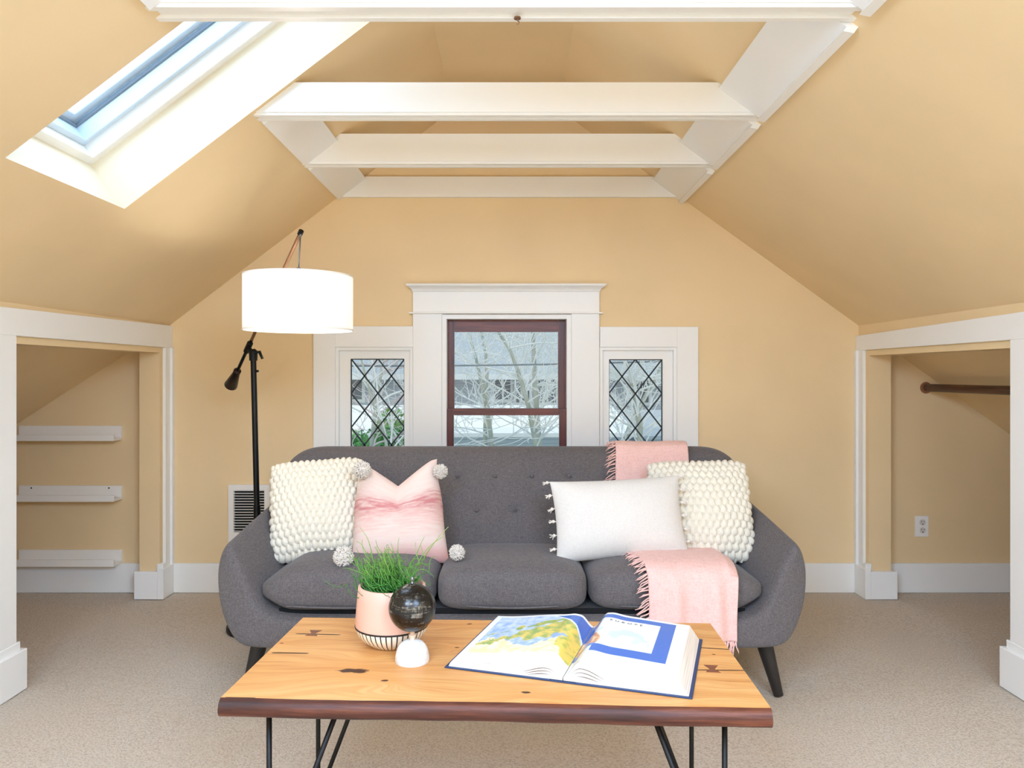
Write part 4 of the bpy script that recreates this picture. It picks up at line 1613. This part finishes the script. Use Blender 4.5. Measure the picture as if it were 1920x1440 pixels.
tube('hook_wire', [hk + Vector((0, 0, -.004)), hk + Vector((0, 0, -.008)), hk + Vector((.005, 0, -.012)), hk + Vector((.003, 0, -.017)), hk + Vector((-.003, 0, -.017))], .0016, M_brass, hook, 8)
# ------------------------------------------------------------------ outside the windows, washed-out haze put into the pale colours
M_siding = Mat('pale_blue_siding', srgb(196, 208, 216), .8)
ws_ = M_siding.n('ShaderNodeTexWave', wave_type='BANDS', bands_direction='Z', Scale=5)
M_siding.l(M_siding.co(), ws_.inputs[0])
M_siding.col(M_siding.ramp(ws_.outputs['Fac'], [(.0, srgb(176, 190, 202)), (.25, srgb(198, 208, 218))]))
M_siding = M_siding.m
M_roof = Mat('pale_grey_shingles', srgb(178, 188, 194), .9)
M_roof.col(M_roof.ramp(M_roof.noise(9, 4, .7, (1, 3, 3)), [(.3, srgb(150, 162, 172)), (.7, srgb(186, 196, 204))]))
M_roof = M_roof.m
M_ext_white = Mat('outdoor_white_paint', srgb(240, 242, 242), .6).m
M_ext_pane = Mat('dark_house_pane', srgb(84, 110, 128), .5).m
M_ext_ground = Mat('washed_out_lawn', srgb(176, 186, 172), .95).m  # pale tone carries the washed-out haze
M_bark = Mat('pale_bark', rough=.9)
M_bark.col(M_bark.ramp(M_bark.noise(14, 4, .7, (1, 1, .3)), [(.3, srgb(138, 150, 138)), (.55, srgb(178, 184, 174)), (.8, srgb(208, 204, 202))]))
M_bark = M_bark.m
M_twig = Mat('white_twigs', srgb(236, 239, 240), .9).m
M_twig_p = Mat('pinkish_twigs', srgb(214, 202, 206), .9).m
M_leaf = Mat('green_leaf', srgb(96, 160, 96), .7)
M_leaf.col(M_leaf.ramp(M_leaf.noise(6, 3), [(.3, srgb(64, 130, 78)), (.6, srgb(122, 184, 112)), (.8, srgb(170, 206, 160))]))
M_leaf = M_leaf.m

GZ = -3.2
o = box('lawn', -40, 40, 4.6, 60, GZ - .1, GZ, M_ext_ground)
tag(o, 'pale lawn below the attic windows', None, None, 'structure')

# neighbouring house
D0 = 16.0
def hx(px): return (px - VX) / F * D0
def hz(py): return H - (py - VY) / F * D0
hs = empty('neighbour_house', (0, D0 + 2, GZ), 'pale blue neighbouring house with a grey roof, seen through the mahogany window', 'house')
x0h, x1h = -7.5, 6.0
box('wall', x0h + .4, x1h - .4, D0 + .45, D0 + 6, GZ, hz(706), M_siding, hs)
ez = hz(703)
rg = Vector((0, D0 + 2.6, ez + 1.10))
bm = bmesh.new()
A = [Vector((x0h, D0, ez)), Vector((x1h, D0, ez)), Vector((x1h - 1.2, rg.y, rg.z)), Vector((x0h + 1.2, rg.y, rg.z))]
B = [Vector((x0h, D0 + 6, ez)), Vector((x1h, D0 + 6, ez))]
vA = [bm.verts.new(p) for p in A]; vB = [bm.verts.new(p) for p in B]
bm.faces.new(vA); bm.faces.new((vB[0], vB[1], vA[2], vA[3])); bm.faces.new((vA[1], vB[1], vA[2])); bm.faces.new((vA[0], vA[3], vB[0])); bm.faces.new((vA[0], vB[0], vB[1], vA[1]))
finish('roof', bm, M_roof, hs)
box('gutter', x0h, x1h, D0 - .12, D0, ez - .10, ez + .02, M_ext_white, hs)
for (a, b, t, bt_) in ((925, 962, 712, 750), (963, 992, 709, 756), (1010, 1042, 709, 756), (1085, 1120, 710, 756), (780, 815, 712, 752), (1180, 1215, 712, 756), (640, 680, 712, 750)):
    X0, X1, Z0, Z1 = hx(a) * 1.03, hx(b) * 1.03, hz(bt_), hz(t)
    y = D0 + .45
    bm = bmesh.new()
    e = .07
    for q in ((X0 - e, X0, Z0 - e, Z1 + e), (X1, X1 + e, Z0 - e, Z1 + e), (X0, X1, Z1, Z1 + e), (X0, X1, Z0 - e, Z0), ((X0 + X1) / 2 - .02, (X0 + X1) / 2 + .02, Z0, Z1)):
        add_box(bm, q[0], q[1], y - .06, y + .01, q[2], q[3])
    f_ = finish('window_frame', bm, M_ext_white, hs)
    box('window_pane', X0, X1, y - .02, y + .005, Z0, Z1, M_ext_pane, f_)
# low white shed roof in front
sh = empty('garden_shed', (-.4, 12.8, GZ), 'low shed with a white roof, in front of the neighbouring house', 'shed')
box('walls', -3.0, 1.6, 11.7, 14.0, GZ, .28, M_siding, sh)
prism('roof', [(-3.3, 11.3, .20), (-3.3, 14.3, .50), (-3.3, 14.3, .56), (-3.3, 11.3, .26)], (5.2, 0, 0), M_ext_white, sh)
lw = empty('garage', (3.8, 13.4, GZ), 'grey garage with a low roof, right of the white-roofed shed', 'garage')
box('walls', 2.2, 5.4, 12.4, 14.4, GZ, .16, M_siding, lw)
prism('roof', [(2.0, 12.0, .10), (2.0, 14.6, .40), (2.0, 14.6, .46), (2.0, 12.0, .16)], (3.8, 0, 0), M_roof, lw)

# overhead cable, twisted dark and light
bm = bmesh.new()
pa, pb = P(600, 686, 7.5), P(1320, 675, 7.5)
pts = [pa.lerp(pb, k / 30) + Vector((0, 0, -.02 * math.sin(PI * k / 30))) for k in range(-6, 37)]
add_tube(bm, pts, .010, 6)
cb = tag(finish('overhead_cable', bm, Mat('grey_cable', srgb(112, 128, 140), .6).m, None, True, origin=pts[0]), 'grey overhead cable crossing in front of the neighbouring roof', 'cable')

rt = random.Random(21)
def grow(bm, p, d, L, r, lvl, rn):
    n = 5
    pts, q = [p.copy()], p.copy()
    dd = d.copy()
    for k in range(n):
        dd = (dd + Vector((rn.gauss(0, .13), rn.gauss(0, .13), rn.gauss(.03, .10)))).normalized()
        q = q + dd * L / n
        pts.append(q.copy())
    add_tube(bm, pts, [r * (1 - .6 * k / n) for k in range(n + 1)], 5 if r > .012 else 4, cap=False)
    if lvl > 0:
        for k in range(rn.randint(3, 4)):
            t = rn.uniform(.3, 1.0)
            i = min(n - 1, int(t * n))
            b = pts[i].lerp(pts[i + 1], t * n - i)
            nd = (dd + Vector((rn.gauss(0, .65), rn.gauss(0, .55), rn.gauss(.1, .5)))).normalized()
            grow(bm, b, nd, L * rn.uniform(.45, .75), max(.004, r * .5), lvl - 1, rn)


def tree(name, spine, r0, label, seed, mat=M_bark, tw=M_twig, nb=34, lvl=2, L0=1.0, group='bare trees outside the windows'):
    rn = random.Random(seed)
    base = spine[0]
    t = empty(name, base, label, 'tree', group)
    bm = bmesh.new()
    n = len(spine)
    add_tube(bm, spine, [r0 * (1.5 - 1.1 * k / (n - 1)) for k in range(n)], 9)
    finish('trunk', bm, mat, t, True)
    bm = bmesh.new()
    for k in range(nb):
        i = rn.randint(1, n - 2)
        b = spine[i].lerp(spine[i + 1], rn.random())
        d = Vector((rn.gauss(0, .6), rn.gauss(0, .4), rn.uniform(.1, 1.1))).normalized()
        grow(bm, b, d, L0 * rn.uniform(.5, 1.0), .011, lvl, rn)
    br = finish('branches', bm, tw, t, True)
    br['kind'] = 'stuff'
    return t


def sp(D, *pp):
    L = [P(px, py, D) for px, py in pp]
    b = L[0].copy(); b.z = GZ
    b.x = L[0].x - (L[1].x - L[0].x) * .5
    top = L[-1] + (L[-1] - L[-2]) * 1.6
    return [b] + L + [top]
tree('bare_tree', sp(8.6, (1012, 860), (1006, 765), (1002, 700), (1000, 640), (1001, 600)), .030, 'bare tree with the thickest pale trunk, right half of the mahogany window', 2)
tree('bare_tree', sp(8.2, (1010, 860), (992, 765), (974, 705), (958, 660), (928, 612)), .024, 'bare tree leaning left, crossing the middle of the mahogany window', 3)
tree('bare_tree', sp(9.2, (926, 860), (914, 768), (902, 715), (893, 674), (875, 610)), .024, 'thin bare tree left of centre in the mahogany window', 4)
tree('bare_tree', sp(9.8, (910, 800), (913, 700), (911, 664), (903, 625), (895, 590)), .022, 'slender bare tree behind the left part of the mahogany window', 5, nb=10)
tree('bare_tree', sp(7.6, (1195, 880), (1200, 800), (1190, 740), (1178, 690), (1165, 640)), .028, 'bare tree with mossy trunk in the right leaded window', 6)
tree('bare_tree', sp(8.4, (1150, 880), (1185, 790), (1215, 735), (1238, 690), (1260, 640)), .024, 'bare tree leaning right in the right leaded window', 7)
tree('bare_tree', sp(8.0, (690, 900), (700, 800), (708, 740), (716, 690), (726, 640)), .020, 'pinkish twiggy bare tree in the left leaded window', 8, tw=M_twig_p, nb=24)
tree('bare_tree', sp(7.4, (735, 900), (722, 820), (700, 760), (684, 700), (672, 650)), .014, 'white twiggy sapling leaning left in the left leaded window', 9, nb=18)


def shrub(c, r, label, seed, n=900):
    rn = random.Random(seed)
    s = empty('green_shrub', Vector((c.x, c.y, GZ)), label, 'shrub')
    bm = bmesh.new()
    add_tube(bm, [Vector((c.x, c.y, GZ)), Vector((c.x, c.y, c.z))], [.05, .02], 6)
    finish('stem', bm, M_bark, s)
    bm = bmesh.new()
    for i in range(n):
        d = Vector((rn.gauss(0, 1), rn.gauss(0, 1), rn.gauss(0, 1))).normalized() * r * rn.uniform(.4, 1.0)
        p = c + Vector((d.x, d.y, d.z * 1.3))
        a = Vector((rn.gauss(0, 1), rn.gauss(0, 1), rn.gauss(0, 1))).normalized()
        b = a.orthogonal().normalized()
        l = rn.uniform(.03, .06)
        w_ = l * .4
        f = [p - a * l, p + b * w_, p + a * l, p - b * w_]
        bm.faces.new([bm.verts.new(q) for q in f])
    lf = finish('foliage', bm, M_leaf, s, normals=False)
    lf['kind'] = 'stuff'
shrub(P(735, 825, 8.8), .30, 'bright green shrub low in the left leaded window', 4)
shrub(P(668, 850, 9.3), .24, 'smaller green shrub at the lower left corner of the left leaded window', 5, 500)
